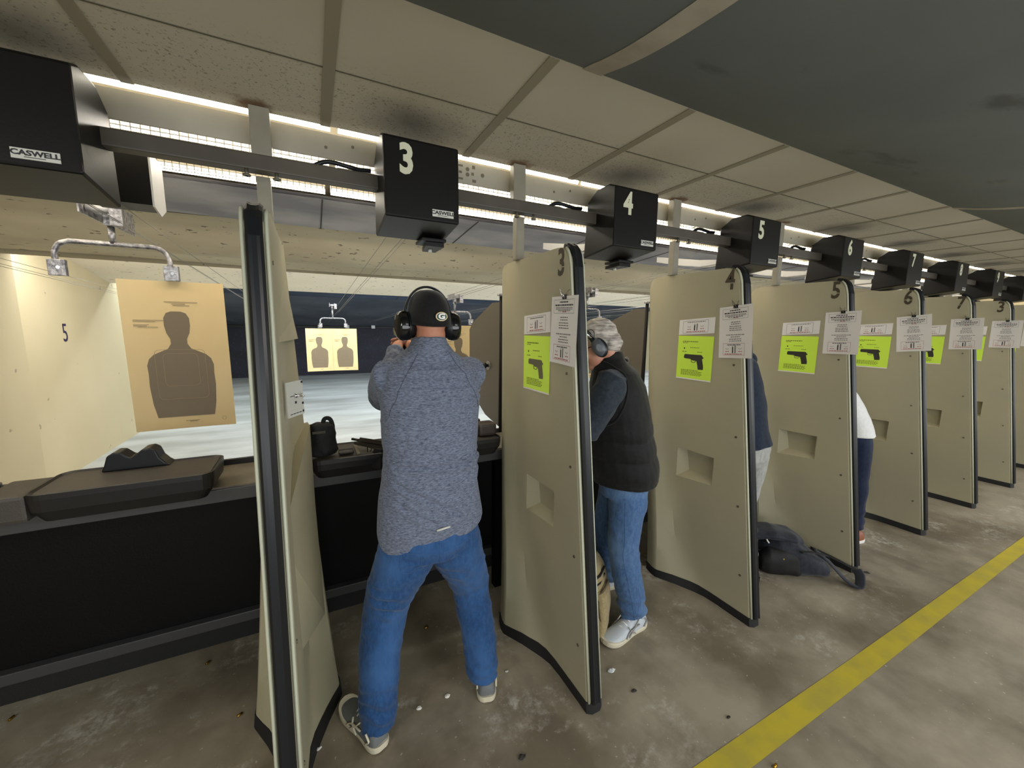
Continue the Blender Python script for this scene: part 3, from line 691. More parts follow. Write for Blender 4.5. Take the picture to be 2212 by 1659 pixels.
# ================================================================ paper targets and hangers
SIL = [(-.60, 0), (-.66, .13), (-.69, .30), (-.68, .42), (-.69, .50), (-.64, .56), (-.54, .60), (-.38, .63), (-.24, .655), (-.17, .70), (-.17, .745), (-.235, .80), (-.265, .87), (-.26, .94), (-.20, .985), (-.10, 1.0)]
SIL = SIL + [(-x, y) for x, y in reversed(SIL)]
def target_faces(mb, cx, y, z0, z1, w, yoff=-.0012, curve=None):
    H = z1 - z0; hw = w / 2; mb_ = mb
    f = curve or (lambda x, z: 0)
    nx, nzz = 8, 8; vs = []; fs = []
    for j in range(nzz + 1):
        for i in range(nx + 1):
            x = cx - hw + w * i / nx; z = z0 + H * j / nzz; vs.append((x, y + f(x, z), z))
    for j in range(nzz):
        for i in range(nx): a = j * (nx + 1) + i; fs.append((a, a + 1, a + nx + 2, a + nx + 1))
    mb_.add(vs, fs, 0, True)
    P = lambda x, z, d: (x, y + f(x, z) + d, z)
    sc = w * .5 * .94; sz0 = z0 + H * .085; sh = H * .72
    n = len(SIL) // 2
    for i in range(n - 1):            # quads between the mirrored sides
        a, b = SIL[i], SIL[i + 1]
        k = 4
        for q in range(k):
            u0, u1 = -1 + 2 * q / k, -1 + 2 * (q + 1) / k
            mb_.add([P(cx + u0 * -a[0] * sc, sz0 + a[1] * sh, yoff), P(cx + u1 * -a[0] * sc, sz0 + a[1] * sh, yoff),
                     P(cx + u1 * -b[0] * sc, sz0 + b[1] * sh, yoff), P(cx + u0 * -b[0] * sc, sz0 + b[1] * sh, yoff)], [(0, 1, 2, 3)], 1)
    def line(pts, wd, mi):
        m = len(pts)
        for i in range(m - 1):
            a, b = V((pts[i][0], 0, pts[i][1])), V((pts[i + 1][0], 0, pts[i + 1][1])); d = (b - a).normalized(); nn = V((-d.z, 0, d.x)) * wd
            q = [a - nn, b - nn, b + nn, a + nn]; mb_.add([P(p.x, p.z, yoff * 2) for p in q], [(0, 1, 2, 3)], mi)
    def rrect(hw_, zc, hh, r):
        pts = []
        for sx_, sz_, a0 in ((1, 1, 0), (-1, 1, 90), (-1, -1, 180), (1, -1, 270)):
            for i in range(5):
                q = math.radians(a0 + i * 22.5); pts.append((cx + sx_ * (hw_ - r) + r * math.cos(q), zc + sz_ * (hh - r) + r * math.sin(q)))
        return pts + [pts[0]]
    line(rrect(w * .17, sz0 + sh * .455, sh * .155, w * .05), w * .0022, 2); line(rrect(w * .245, sz0 + sh * .41, sh * .235, w * .05), w * .0022, 2)
    for (a, b, z) in ((-.10, .22, .867), (-.03, .10, .855), (-.02, .14, .845), (-.40, -.12, .745), (-.40, -.2, .737), (-.40, -.26, .715), (-.40, -.28, .707), (-.36, -.18, .70), (-.02, .12, .052), (.02, .10, .046)):
        line([(cx + a * w, z0 + z * H), (cx + b * w, z0 + z * H)], H * .0022, 2)
    line([(cx + .38 * w + .022 * w * math.cos(a), z0 + .055 * H + .022 * w * math.sin(a)) for a in [2 * PI * i / 10 for i in range(11)]], w * .002, 2)
def hanger(x, y, zb, w, drop, ztop, lab, sheet_n, r=.011, zc=None):
    t = thing('target_carrier', (x, y, ztop), lab, 'target carrier', 'target carriers')
    hw = w / 2; c = .05
    MB().tube(catmull([(x - hw, y, zb - drop), (x - hw, y, zb - c), (x - hw + c * .35, y, zb - c * .3), (x - hw + c, y, zb)], 4) + catmull([(x + hw - c, y, zb), (x + hw - c * .35, y, zb - c * .3), (x + hw, y, zb - c), (x + hw, y, zb - drop)], 4), r, 10).build('hanger_bar', GALV, t)
    MB().tube([(x, y, zb), (x, y, ztop)], r * 1.15, 10).build('stem', GALV, t)
    MB().box((x - .052, y - .14, ztop + .02), (x - .046, y + .12, ztop + .085)).build('side_plate', GALV, t)
    MB().box((x + .030, y - .10, ztop - .015), (x + .036, y + .16, ztop + .085)).build('side_plate', GALV, t)
    MB().box((x + .036, y - .10, ztop - .015), (x + .072, y - .094, ztop + .075)).build('end_flange', GALV, t)
    for dy in (-.08, .0, .09): MB().tube([(x - .045, y + dy, ztop + .05), (x + .030, y + dy, ztop + .05)], .016, 10).build('roller', WHM, t)
    MB().box((x - .016, y - .03, ztop - .005), (x + .016, y + .03, ztop + .07), bev=.004).build('hub', GALV, t)
    for s in (-1, 1):
        px = x + s * hw
        b = MB().box((px - .025, y - .012, zb - drop - .065), (px + .032, y + .012, zb - drop + .004), bev=.003); o = b.build('clip', GALV, t)
        MB().tube([(px + .010, y - .016, zb - drop - .03), (px + .010, y - .010, zb - drop - .03)], .007, 8).build('clip_screw', CHROME, o)
    return t
hanger(-.775, 2.45, 1.905, .385, .085, 1.985, 'galvanised target carrier at the left holding one large paper target', 1)
tg = MB(); target_faces(tg, -.585, 2.462, 1.03, 1.755, .40, curve=lambda x, z: .03 * (1.755 - z) + .006 * math.sin(x * 9))
tag(tg.build('paper_target', [KRAFT, KSIL, KLINE]), 'large kraft paper silhouette target hanging close in the left lane', 'target')
hanger(.36, 8.0, 1.70, .42, .10, 1.88, 'small far target carrier holding the pair of paper targets', 2, r=.013)
for dx, lab in ((-.215, 'left sheet of the far pair of silhouette targets, left of the capped shooter'), (.215, 'right sheet of the far pair of silhouette targets, left of the capped shooter')):
    tg = MB(); target_faces(tg, .33 + dx, 8.02 + (.01 if dx > 0 else 0), .73, 1.51, .43, yoff=-.003, curve=lambda x, z: .02 * math.sin(x * 6))
    tag(tg.build('paper_target', [KRAFT, KSIL, KLINE]), lab, 'target', 'far pair of targets')
hanger(1.56, 4.62, 1.74, .40, .09, 1.86, 'target carrier half hidden by the capped shooter and the shield', 1)
tg = MB(); target_faces(tg, 1.60, 4.63, .83, 1.575, .44, curve=lambda x, z: .01 * math.sin(x * 7))
tag(tg.build('paper_target', [KRAFT, KSIL, KLINE]), 'silhouette target showing between the shooter earmuff and the brown shield', 'target')
hanger(2.80, 3.66, 1.78, .36, .09, 1.92, 'target carrier seen just above the grey-haired man', 1)
tg = MB(); target_faces(tg, 2.86, 3.67, .98, 1.62, .48, curve=lambda x, z: .01 * math.sin(x * 7))
tag(tg.build('paper_target', [KRAFT, KSIL, KLINE]), 'kraft silhouette target behind the grey-haired man', 'target')

# ================================================================ notices on the dividers
def mapper(org, right, up, curl=0.0):
    org, right, up = V(org), V(right).normalized(), V(up).normalized(); nn = right.cross(up)
    return lambda a, b, d=0: org + right * a + up * b + nn * (d + curl * (a * a))
def rect(mb, F, a0, b0, a1, b1, d, mi, n=1):
    for i in range(n):
        u0 = a0 + (a1 - a0) * i / n; u1 = a0 + (a1 - a0) * (i + 1) / n
        mb.add([F(u0, b0, d), F(u1, b0, d), F(u1, b1, d), F(u0, b1, d)], [(0, 1, 2, 3)], mi)
def frame(mb, F, a0, b0, a1, b1, w, d, mi):
    rect(mb, F, a0, b0, a1, b0 + w, d, mi, 4); rect(mb, F, a0, b1 - w, a1, b1, d, mi, 4); rect(mb, F, a0, b0, a0 + w, b1, d, mi); rect(mb, F, a1 - w, b0, a1, b1, d, mi)
def sheet(mb, F, w, h, t=.0008, mi=0):
    n = 8
    for i in range(n):
        a, b = -w / 2 + w * i / n, -w / 2 + w * (i + 1) / n
        mb.add([F(a, -h / 2, 0), F(b, -h / 2, 0), F(b, h / 2, 0), F(a, h / 2, 0)], [(0, 1, 2, 3)], mi)
        mb.add([F(a, -h / 2, -t), F(b, -h / 2, -t), F(b, h / 2, -t), F(a, h / 2, -t)], [(3, 2, 1, 0)], mi)
def words(mb, F, a0, a1, b, hh, d, mi, seed):
    q = random.Random(seed); a = a0
    while a < a1 - .002:
        l = min(q.uniform(.006, .016), a1 - a); rect(mb, F, a, b - hh, a + l, b + hh, d, mi); a += l + .003
def cartridges(mb, F, cx, cy, s, d):
    rect(mb, F, cx - .011 * s, cy - .02 * s, cx - .003 * s, cy + .013 * s, d, 1); rect(mb, F, cx - .009 * s, cy + .013 * s, cx - .005 * s, cy + .021 * s, d, 2)
    rect(mb, F, cx + .006 * s, cy - .02 * s, cx + .014 * s, cy + .021 * s, d, 2)
    for sg in (-1, 1):
        for j in range(5): rect(mb, F, cx + sg * .045 * s - .012 * s + .005 * s * j, cy - .001 * s + .002 * s * abs(j - 2), cx + sg * .045 * s - .010 * s + .005 * s * j, cy + .004 * s + .002 * s * abs(j - 2), d, 2)
        words(mb, F, cx + sg * .045 * s - .013 * s, cx + sg * .045 * s + .013 * s, cy - .011 * s, .0018 * s, d, 3, 5)
GUN = [(-.060, .026), (-.055, .030), (.050, .030), (.056, .026), (.058, .020), (.066, .014), (.060, .008), (.056, .006), (.060, -.012), (.066, -.040), (.066, -.058), (.034, -.060), (.028, -.030), (.022, -.008), (-.004, -.006), (-.020, .002), (-.058, .004), (-.062, .010)]
def notice_set(k, x, seen3=True):
    xf = x - .035; q = random.Random(k * 5 + 1); nm = ['', 'stencilled 3', 'stencilled 4', 'stencilled 5', 'stencilled 6', 'stencilled 7', 'next after 7', 'at the right edge'][k]
    # lime instruction sheet with pistol picture
    F = mapper((xf - .0022, 1.562, 1.389), (0, -1, 0), (0, 0, 1)); b = MB(); sheet(b, F, .236, .256)
    rect(b, F, -.118, -.128, .118, -.121, .0004, 3, 2)
    words(b, F, -.085, .02, .095, .0028, .0006, 1, 1); words(b, F, -.085, -.05, .087, .0018, .0006, 1, 2); words(b, F, -.075, -.062, .055, .004, .0006, 2, 3)
    words(b, F, -.03, .03, .060, .002, .0006, 1, 4); words(b, F, -.085, -.05, .036, .002, .0006, 1, 6); words(b, F, .02, .05, .036, .002, .0006, 1, 7)
    for i in range(5): words(b, F, -.085, .05 - .02 * (i == 0) + .01 * (i % 2), -.072 - .007 * i, .0018, .0006, 1, 8 + i)
    gs_ = 1.0
    pts = [F(p[0] * gs_ * 1.05 - .005, p[1] * .95 - .008, .0008) for p in GUN]
    b.poly(pts, 2)
    b.tube([F(-.018, -.010, .001), F(-.016, -.024, .001), F(.004, -.026, .001), F(.014, -.016, .001)], .0016, 5, 2)
    tag(b.build('instruction_sheet', [LIME, LIMEI, GUNB if k == 1 else GUNI, PAPER]), 'lime green sheet picturing a pistol on the divider %s' % nm, 'sign', 'lime pistol sheets')
    # small white notice above it
    F = mapper((xf - .0028, 1.562, 1.572), (0, -1, .06 - .0), (0, 0, 1)); b = MB(); sheet(b, F, .236, .088)
    frame(b, F, -.090, -.036, .078, .034, .0012, .0006, 1); words(b, F, -.06, .06, .026, .0016, .0006, 1, 1); cartridges(b, F, -.004, -.004, .95, .0006); words(b, F, -.065, .06, -.029, .0022, .0006, 3, 2)
    tag(b.build('ammunition_notice', [PAPER, INK, INKG, INKR]), 'small white landscape notice above the lime sheet on the divider %s' % nm, 'sign', 'small white notices')
    # hanging white rules sheet with a binder clip
    tilt = [0, -.03, .06, .03, .10, .05, .02, .0][k]; yc = 1.316 - (.006 if k > 1 else 0)
    R = V((0, -1, tilt)).normalized(); U = V((0, tilt, 1)).normalized()
    F = mapper((xf - .022, yc, 1.543), R + V((-.10 - .12 * (k > 1), 0, 0)), U, curl=.25); b = MB(); sheet(b, F, .216, .270)
    frame(b, F, -.086, .068, .078, .122, .0010, .0008, 1)
    words(b, F, -.04, .03, .112, .0026, .0008, 1, 1); words(b, F, -.075, .068, .100, .0030, .0008, 1, 2)
    for i in range(3): words(b, F, -.07 + .02 * (i == 2), .065 - .02 * (i == 2), .090 - .006 * i, .0018, .0008, 2, 3 + i)
    words(b, F, -.015, .02, .074, .0016, .0008, 3, 6)
    for i, z in enumerate((.052, .042, .030, .020, .010, -.014, -.025, -.036, -.046)): words(b, F, -.04 + .01 * (i in (0, 1, 6)) - .02 * (i == 5), .04 - .01 * (i in (0, 1, 6)) + .02 * (i == 5), z, .0020, .0008, 2, 20 + i)
    frame(b, F, -.078, -.120, .062, -.058, .0013, .0008, 3); words(b, F, -.05, .035, -.066, .0022, .0008, 1, 9); cartridges(b, F, -.008, -.090, .95, .0008); words(b, F, -.065, .05, -.114, .0020, .0008, 3, 11)
    tag(b.build('rules_sheet', [PAPER, INK, INKG, INKR]), 'white printed rules sheet clipped to the rear edge of the divider %s' % nm, 'sign', 'hanging rules sheets')
    c = F(0, .135, 0); t = thing('binder_clip', c, 'small binder clip holding the rules sheet on the divider %s' % nm, 'clip', 'binder clips')
    cb = MB(); cb.add([c + V(p) for p in ((-.006, -.012, -.012), (-.006, .012, -.012), (-.001, .012, .006), (-.001, -.012, .006), (.006, -.012, -.012), (.006, .012, -.012), (.002, .012, .006), (.002, -.012, .006))],
           [(0, 1, 2, 3), (4, 7, 6, 5), (2, 6, 7, 3), (0, 3, 7, 4), (1, 5, 6, 2)]); cb.build('clamp', RUB, t)
    MB().tube([c + V((-.006, -.006, -.010)), c + V((-.012, .004, .012)), c + V((-.016, .016, .028)), c + V((-.012, .012, .012)), c + V((-.006, .008, -.010))], .0016, 6).build('wire_handle', CHROME if k == 1 else SCREW, t)
    MB().tube([c + V((.006, .0, .004)), c + V((.012, .0, .020)), c + V((.020, .0, .026))], .0016, 6).build('hook', SCREW, t)
for k in range(1, 8): notice_set(k, DIV[k])

# ================================================================ litter on the floor
def casing(x, y, a, lab):
    d = V((math.cos(a), math.sin(a), 0)); c = V((x, y, .0052))
    tag(MB().tube([c - d * .0095, c - d * .008, c - d * .0078, c - d * .007, c + d * .0095], [.0048, .005, .0042, .005, .0048], 10).build('cartridge_case', BRASS), lab, 'cartridge case', 'spent brass cases on the floor')
for x, y, a, l in ((.45, 1.84, .3, 'spent brass case on the floor between the feet of the man in grey-blue shirt'), (-.34, 1.71, .5, 'spent brass case on the floor left of the edge-on divider'),
                (-1.14, 2.09, 1.2, 'spent brass case near the lower left corner under the counter'), (1.40, .64, .1, 'spent brass case at the bottom edge beside the yellow line'), (-.51, 2.07, .9, 'spent case under the counter left of the edge-on divider')):
    casing(x, y, a, l)
WADM = M('paper_scrap', srgb(225, 222, 212), .7); DKM = M('dark_scrap', srgb(40, 36, 30), .7); CLR = M('plastic_scrap', srgb(215, 220, 222), .25)
for i, (x, y, s, m, l) in enumerate(((.31, 1.42, .012, WADM, 'white paper scrap on the floor nearest the left shoe of the capped shooter'), (.43, 1.42, .012, WADM, 'white paper scrap on the floor between the shoes of the capped shooter'),
        (1.14, 1.21, .017, CLR, 'crumpled clear plastic scrap on the floor right of the divider stencilled 3'), (1.16, 1.09, .012, DKM, 'small dark scrap right of the crumpled plastic scrap'), (.60, 1.07, .014, DKM, 'dark scrap at the bottom edge of the photo'),
        (-.06, 1.43, .010, WADM, 'tiny white scrap by the foot of the edge-on divider'), (1.42, .83, .009, DKM, 'dark scrap near the yellow line'), (.71, 1.42, .008, WADM, 'tiny white scrap right of the capped shooter'))):
    b = MB(); bm = bmesh.new(); bmesh.ops.create_icosphere(bm, subdivisions=2, radius=s)
    for v in bm.verts: v.co = V((v.co.x * (1 + .5 * nz(v.co, (90,) * 3, i)), v.co.y * (.6 + .5 * nz(v.co, (80,) * 3, i + 5)), (v.co.z * .35 + s * .4) * (1 + .4 * nz(v.co, (120,) * 3, i)))) + V((x, y, 0))
    b.bm(bm); tag(b.build('floor_scrap', m), l, 'scrap', 'scraps on the floor')
# ================================================================ people
SKIN = M('skin', srgb(196, 140, 112), 0.5, col2=srgb(184, 122, 98), scale=14, spec=.4)
SKIN2 = M('skin_ruddy', srgb(204, 152, 128), 0.5, col2=srgb(190, 130, 108), scale=14)
def fabric(name, a, b, sc, stretch, rough=.85, lo=.4, hi=.62, fade=None):
    m = M(name, a, rough, spec=.15); n = Nd(m); c = n.coord(stretch); f = n.rng(n.noise(c, sc, 5, .7), lo, hi); col = n.mix(f, a, b)
    if fade: f2 = n.rng(n.noise(n.coord(), 4.5, 3), .48, .68); col = n.mix(n.math('MULTIPLY', f2, .6), col, fade)
    n.link(col, n.b.inputs['Base Color']); n.bump(n.noise(c, sc * 1.6, 3), .25, .003); n.b.inputs['Sheen Weight'].default_value = .15
    return m
HEATH = fabric('heather_shirt', srgb(66, 72, 88), srgb(134, 142, 162), 150, (.5, .5, 1.7), lo=.32, hi=.70)
DENIM = fabric('denim_blue', srgb(36, 68, 112), srgb(46, 82, 128), 90, (1, 1, .5), fade=srgb(68, 108, 162))
DENIM2 = fabric('denim_light', srgb(64, 92, 134), srgb(80, 110, 150), 90, (1, 1, .5), fade=srgb(112, 142, 176))
DENIM3 = fabric('denim_dark', srgb(20, 28, 50), srgb(27, 36, 60), 90, (1, 1, .5), fade=srgb(38, 50, 76))
VEST = fabric('vest_black', srgb(17, 17, 18), srgb(24, 24, 24), 50, (1, 1, 1), rough=.6)
SLATE = fabric('sweater_slate', srgb(42, 49, 58), srgb(52, 60, 68), 60, (1, 1, 1))
NAVY = fabric('sweater_navy', srgb(24, 34, 50), srgb(32, 43, 60), 60, (1, 1, 1))
GREYP = fabric('trousers_grey', srgb(150, 150, 148), srgb(170, 170, 166), 60, (1, 1, .5))
WHITE = fabric('shirt_white', srgb(222, 222, 222), srgb(232, 232, 230), 60, (1, 1, 1))
CAPM = fabric('cap_black', srgb(22, 22, 23), srgb(28, 28, 29), 120, (1, 1, 1), rough=.7)
MUFF = M('muff_gloss', srgb(16, 16, 16), .12, spec=.6)
MUFFG = M('muff_grey', srgb(84, 88, 94), .3)
SHOEG = M('shoe_grey', srgb(112, 116, 116), .6, bump=.2, bscale=260)
SOLE = M('shoe_sole', srgb(214, 206, 182), .6)
SHOEL = M('shoe_silver', srgb(196, 202, 208), .5, bump=.2, bscale=260)
SHOEO = M('shoe_overlay', srgb(150, 148, 146), .55)
HAIRG = M('hair_grey', srgb(214, 206, 196), .6, col2=srgb(140, 132, 124), scale=30, stretch=(.6, .6, 3), bump=.8, bscale=60)
HAIRD = M('hair_dark', srgb(40, 34, 30), .6, bump=.5, bscale=80)
LENS = M('lens_dark', srgb(14, 14, 15), .1)

def unit(v): return V(v).normalized()
def hand(mb, w, f, u, thumb, s=1.0, curl=.9, sp=1.0):
    """palm and five jointed fingers from wrist w along f; u = back of hand normal; thumb = side sign"""
    w = V(w); f = unit(f); u = unit(V(u) - f * V(u).dot(f)); sd = f.cross(u) * thumb
    mb.tube([w - f * .02 * s, w + f * .02 * s, w + f * .055 * s, w + f * .088 * s], [.026 * s, .032 * s, .040 * s, .038 * s], 12, flat=.5, ref=u, round_=True)
    for i, L in enumerate((.072, .080, .074, .058)):
        b = w + f * .088 * s + sd * (.028 - .019 * i) * s * sp; p = b; d = f; pts = [p]; 
        for q in (.45, .30, .25):
            d = (d * math.cos(curl * .9) - u * math.sin(curl * .9)).normalized(); p = p + d * L * q * s; pts.append(p)
        pts.insert(0, b - f * .02 * s)
        mb.tube(pts, [.0095 * s, .0095 * s, .0088 * s, .0080 * s, .0070 * s], 8, round_=True)
    b = w + f * .025 * s + sd * .026 * s; d1 = (f * .75 + sd * .6 - u * .2).normalized(); d2 = (f * .95 - u * .35).normalized()
    mb.tube([b, b + d1 * .034 * s, b + d1 * .034 * s + d2 * .030 * s, b + d1 * .034 * s + d2 * .055 * s], [.013 * s, .0115 * s, .0105 * s, .009 * s], 8, round_=True)
def headf(mb, c, f, u, s=1.0, nb=None):
    c = V(c); f = unit(f); u = unit(V(u) - f * V(u).dot(f)); r = f.cross(u)
    P = lambda a, b, d: c + r * a * s + f * b * s + u * d * s
    E = lambda p, a, b, d: mb.ell(P(*p), r * a * s, f * b * s, u * d * s)
    E((0, -.008, .025), .074, .094, .088); E((0, .035, -.045), .055, .055, .066); E((0, .070, -.088), .026, .022, .020)
    E((0, .072, .015), .052, .022, .030); E((0, .092, -.018), .011, .016, .026); E((0, .102, -.032), .015, .013, .010)
    E((0, .082, -.058), .022, .010, .006); E((0, .080, -.068), .019, .010, .006)
    for q in (-1, 1):
        E((q * .034, .070, -.025), .018, .016, .018); E((q * .030, .086, .014), .017, .007, .004); E((q * .076, -.004, -.012), .007, .018, .030)
    a = P(0, -.028, -.045); e = V(nb) if nb is not None else P(0, -.045, -.16)
    mb.tube([a, a.lerp(e, .5), e], [.055 * s, .054 * s, .058 * s], 16, round_=True)
    return P, r, f, u
def shoe(par, heel, direc, L, mats, sole, h=.085, w=.046, laces=None, stripes=None, tilt=0.0):
    heel = V(heel); d = unit(direc); r = d.cross(V((0, 0, 1))); up = V((0, 0, 1))
    P = lambda a, b, z: heel + d * a * L + r * b + up * z
    sec = [(.0, .55, .062), (.04, .78, .080), (.14, .88, h + .012), (.28, .86, h + .010), (.42, .86, h - .012), (.58, .95, h - .030), (.75, .99, h - .040), (.88, .84, h - .046), (.95, .56, h - .054), (.975, .3, h - .060)]
    rings = []
    for a, b, z in sec:
        hw = w * b; rings.append([P(a, hw * math.cos(q), .022 + (z - .022) * (max(0, math.sin(q)) ** .7) - .006 * (math.sin(q) < 0)) for q in [2 * PI * i / 16 for i in range(16)]])
    b = MB(); b.loft(rings); o = b.build('shoe', mats, par); md = o.modifiers.new('s', 'SUBSURF'); md.levels = 1; evaluated(o)
    for p in o.data.polygons: p.use_smooth = True
    so = MB(); ctl = [(-.025, 0), (-.02, .40), (.03, .74), (.14, .90), (.38, .84), (.58, 1.0), (.76, 1.06), (.90, .86), (.97, .52), (.995, 0)]
    cv = catmull([(a, q, 0) for a, q in ctl], 4); pl_ = [(p.x, p.y * w) for p in cv] + [(p.x, -p.y * w) for p in reversed(cv[1:-1])]
    so.loft([[P(a, x * g_, z + .016 * max(0, (a - .75) / .25) ** 2 + .006 * max(0, (.05 - a) / .07)) for a, x in pl_] for z, g_ in ((.0005, .93), (.006, .99), (.020, 1.01), (.025, .97))], smooth=False)
    so.build('sole', sole, o)
    if laces:
        for i in range(4):
            a = .36 + .07 * i; z = h + .006 - .012 * i
            MB().tube([P(a, -.020, z - .008), P(a + .02, 0, z + .003), P(a + .035, .020, z - .012)], .0028, 6).build('lace', laces, o)
        MB().tube([P(.34, 0, h + .006), P(.40, .028, h + .012), P(.46, .034, h - .01), P(.50, .040, h - .03)], .0028, 6).build('lace', laces, o)
    if stripes:
        for sg in (-1, 1):
            for pts in (((.55, .97, .020), (.42, .92, .050), (.30, .86, .086)), ((.38, .95, .022), (.48, .90, .046), (.52, .70, .064)), ((.62, 1.02, .024), (.50, .92, .048), (.28, .9, .058)), ((.14, .9, .075), (.08, .86, .050), (.16, .93, .030))):
                MB().tube(catmull([P(a, sg * x * w * 1.0, z) for a, x, z in pts], 4), .0042, 6, flat=.6).build('stripe', stripes, o)
    return o
def ear_cup(mb, c, n, u, s=1.0, mi=0):
    c = V(c); n = unit(n); u = unit(V(u) - n * V(u).dot(n)); w = n.cross(u); rings = []
    for d, g in ((-.005, .80), (.006, .86), (.012, .98), (.022, 1.0), (.034, .93), (.042, .74), (.046, .40)):
        rings.append([c + n * d * s + u * (math.sin(q) * .046 * g * s * (1.06 if math.sin(q) > 0 else 1.0)) + w * (math.cos(q) * .034 * g * s) for q in [2 * PI * i / 24 for i in range(24)]])
    mb.loft(rings, mi)
def ringsec(c, a, b, n=24, p=2.4):
    """superellipse ring from centre and half-axis vectors"""
    out = []
    for i in range(n):
        q = 2 * PI * i / n; cs, sn = math.cos(q), math.sin(q)
        out.append(V(c) + V(a) * (abs(cs) ** (2 / p) * (1 if cs > 0 else -1)) + V(b) * (abs(sn) ** (2 / p) * (1 if sn > 0 else -1)))
    return out

# ---------------------------------------------------------------- man shooting, grey-blue shirt
p1 = thing('person', (.37, 1.42, 0), 'person in grey-blue heather shirt, jeans and black cap aiming a pistol', 'person')
FW = V((0, 1, 0)); b = MB()
hc = V((.405, 1.515, 1.575))
P, hr, hf, hu = headf(b, hc, (-.05, 1, -.06), (0, .06, 1), .99, (.392, 1.47, 1.43))
SL, SR, EL, ER, HL, HR_ = V((.245, 1.47, 1.37)), V((.555, 1.47, 1.37)), V((.255, 1.70, 1.25)), V((.560, 1.70, 1.25)), V((.365, 1.935, 1.462)), V((.425, 1.925, 1.462))
b.loft([ringsec((.385, 1.46, 1.43), (.06, 0, 0), (0, .05, 0)), ringsec((.395, 1.465, 1.40), (.13, 0, 0), (0, .075, 0)), ringsec((.395, 1.46, 1.3), (.155, 0, 0), (0, .095, 0)), ringsec((.385, 1.445, 1.1), (.135, 0, 0), (0, .085, 0)), ringsec((.375, 1.43, .9), (.14, 0, 0), (0, .09, 0)), ringsec((.372, 1.42, .78), (.13, 0, 0), (0, .085, 0))])
for a, e, h_ in ((SL, EL, HL), (SR, ER, HR_)): b.tube([a, a.lerp(e, .5), e, e.lerp(h_, .5), h_], [.045, .042, .038, .034, .026], 12, round_=True)
KL, KR, AL, AR = V((.195, 1.475, .46)), V((.560, 1.475, .46)), V((.150, 1.385, .09)), V((.575, 1.385, .09))
for hp, k_, a_ in ((V((.305, 1.42, .80)), KL, AL), (V((.445, 1.42, .80)), KR, AR)): b.tube([hp, hp.lerp(k_, .5), k_, k_.lerp(a_, .4), a_], [.075, .062, .048, .046, .034], 12, round_=True)
hand(b, HL, (.45, .62, .25), (-.9, .2, .4), 1, .95, .75); hand(b, HR_, (-.1, 1, .12), (.95, .1, .3), -1, .95, .75)
remesh(b, 'body', SKIN, p1, .006, smooth=2)
for q in (-1, 1): MB().ell(P(q * .030, .082, .002), hr * .011, hf * .011, hu * .011).build('eye', LABEL, p1)
# shirt: torso, raised sleeves, collar
def fold1(p):
    d = .0022 * nz(p, (30, 30, 14), 3) + .0035 * nz(p, (9, 9, 16), 1) + .003 * max(0, ridge(p, (4, 4, 11), 51)) ** 2
    back = max(0, min(1, (1.50 - p.y) / .08))
    for (x0, z0, x1, z1, am, w_) in ((.24, 1.06, .50, 1.045, .006, .012), (.50, 1.045, .56, 1.07, .006, .012), (.24, 1.00, .46, .86, .007, .014), (.24, .93, .40, .82, .005, .013), (.46, 1.28, .58, 1.30, .004, .010), (.30, 1.345, .50, 1.335, .003, .010), (.52, .97, .58, 1.06, .005, .012)):
        vx, vz = x1 - x0, z1 - z0; t = max(0, min(1, ((p.x - x0) * vx + (p.z - z0) * vz) / (vx * vx + vz * vz))); ds = math.hypot(p.x - x0 - vx * t, p.z - z0 - vz * t)
        d += back * am * 1.9 * (math.exp(-((ds - .010) / w_) ** 2) - math.exp(-(ds / w_) ** 2))
    if p.y > 1.6: d += .004 * math.sin(p.y * 120 + p.x * 40)
    return d
b = MB()
b.loft([ringsec((.397, 1.482, 1.512), (.060, 0, 0), (0, .069, -.004)), ringsec((.395, 1.478, 1.487), (.068, 0, 0), (0, .075, -.002)), ringsec((.394, 1.474, 1.458), (.092, 0, 0), (0, .080, .0)), ringsec((.395, 1.475, 1.43), (.135, 0, 0), (0, .082, 0)), ringsec((.397, 1.47, 1.395), (.178, 0, 0), (0, .10, 0)),
        ringsec((.395, 1.465, 1.32), (.190, 0, 0), (0, .118, 0)), ringsec((.392, 1.455, 1.22), (.185, 0, 0), (0, .118, 0)), ringsec((.386, 1.445, 1.08), (.176, 0, 0), (0, .112, 0)),
        ringsec((.380, 1.435, .96), (.184, 0, 0), (0, .115, 0)), ringsec((.378, 1.43, .86), (.198, 0, 0), (0, .122, 0)), ringsec((.379, 1.43, .80), (.205, 0, .010), (0, .127, .012)), ringsec((.375, 1.43, .775), (.195, 0, .022), (0, .122, .022)), ringsec((.370, 1.43, .762), (.150, 0, .020), (0, .095, .022))])
for a, e, h_ in ((SL, EL, HL), (SR, ER, HR_)):
    i_ = a + (V((.392, 1.47, 1.36)) - a) * .35
    b.tube([i_, a, a.lerp(e, .35), a.lerp(e, .7), e, e.lerp(h_, .4), e.lerp(h_, .86)], [.066, .070, .068, .062, .056, .048, .040], 14, round_=True)
SEAMD = M('seam_slate', srgb(70, 76, 92), .9)
sh_ = remesh(b, 'shirt', HEATH, p1, .0065, disp=fold1, smooth=3)
tb_ = snap(sh_, [V((.362, 1.28, .828)), V((.39, 1.28, .831)), V((.418, 1.28, .834))], .003); MB().tube([tb_[0], tb_[-1]], .0042, 6).build('reflective_tab', LABEL, sh_)
for q in (-1, 1):
    MB().tube(snap(sh_, [V((.392 + q * .062, 1.40, 1.465)), V((.392 + q * .10, 1.37, 1.41)), V((.392 + q * .150, 1.35, 1.33)), V((.392 + q * .183, 1.38, 1.24))], .0002, 6), .0012, 6).build('seam', SEAMD, sh_)
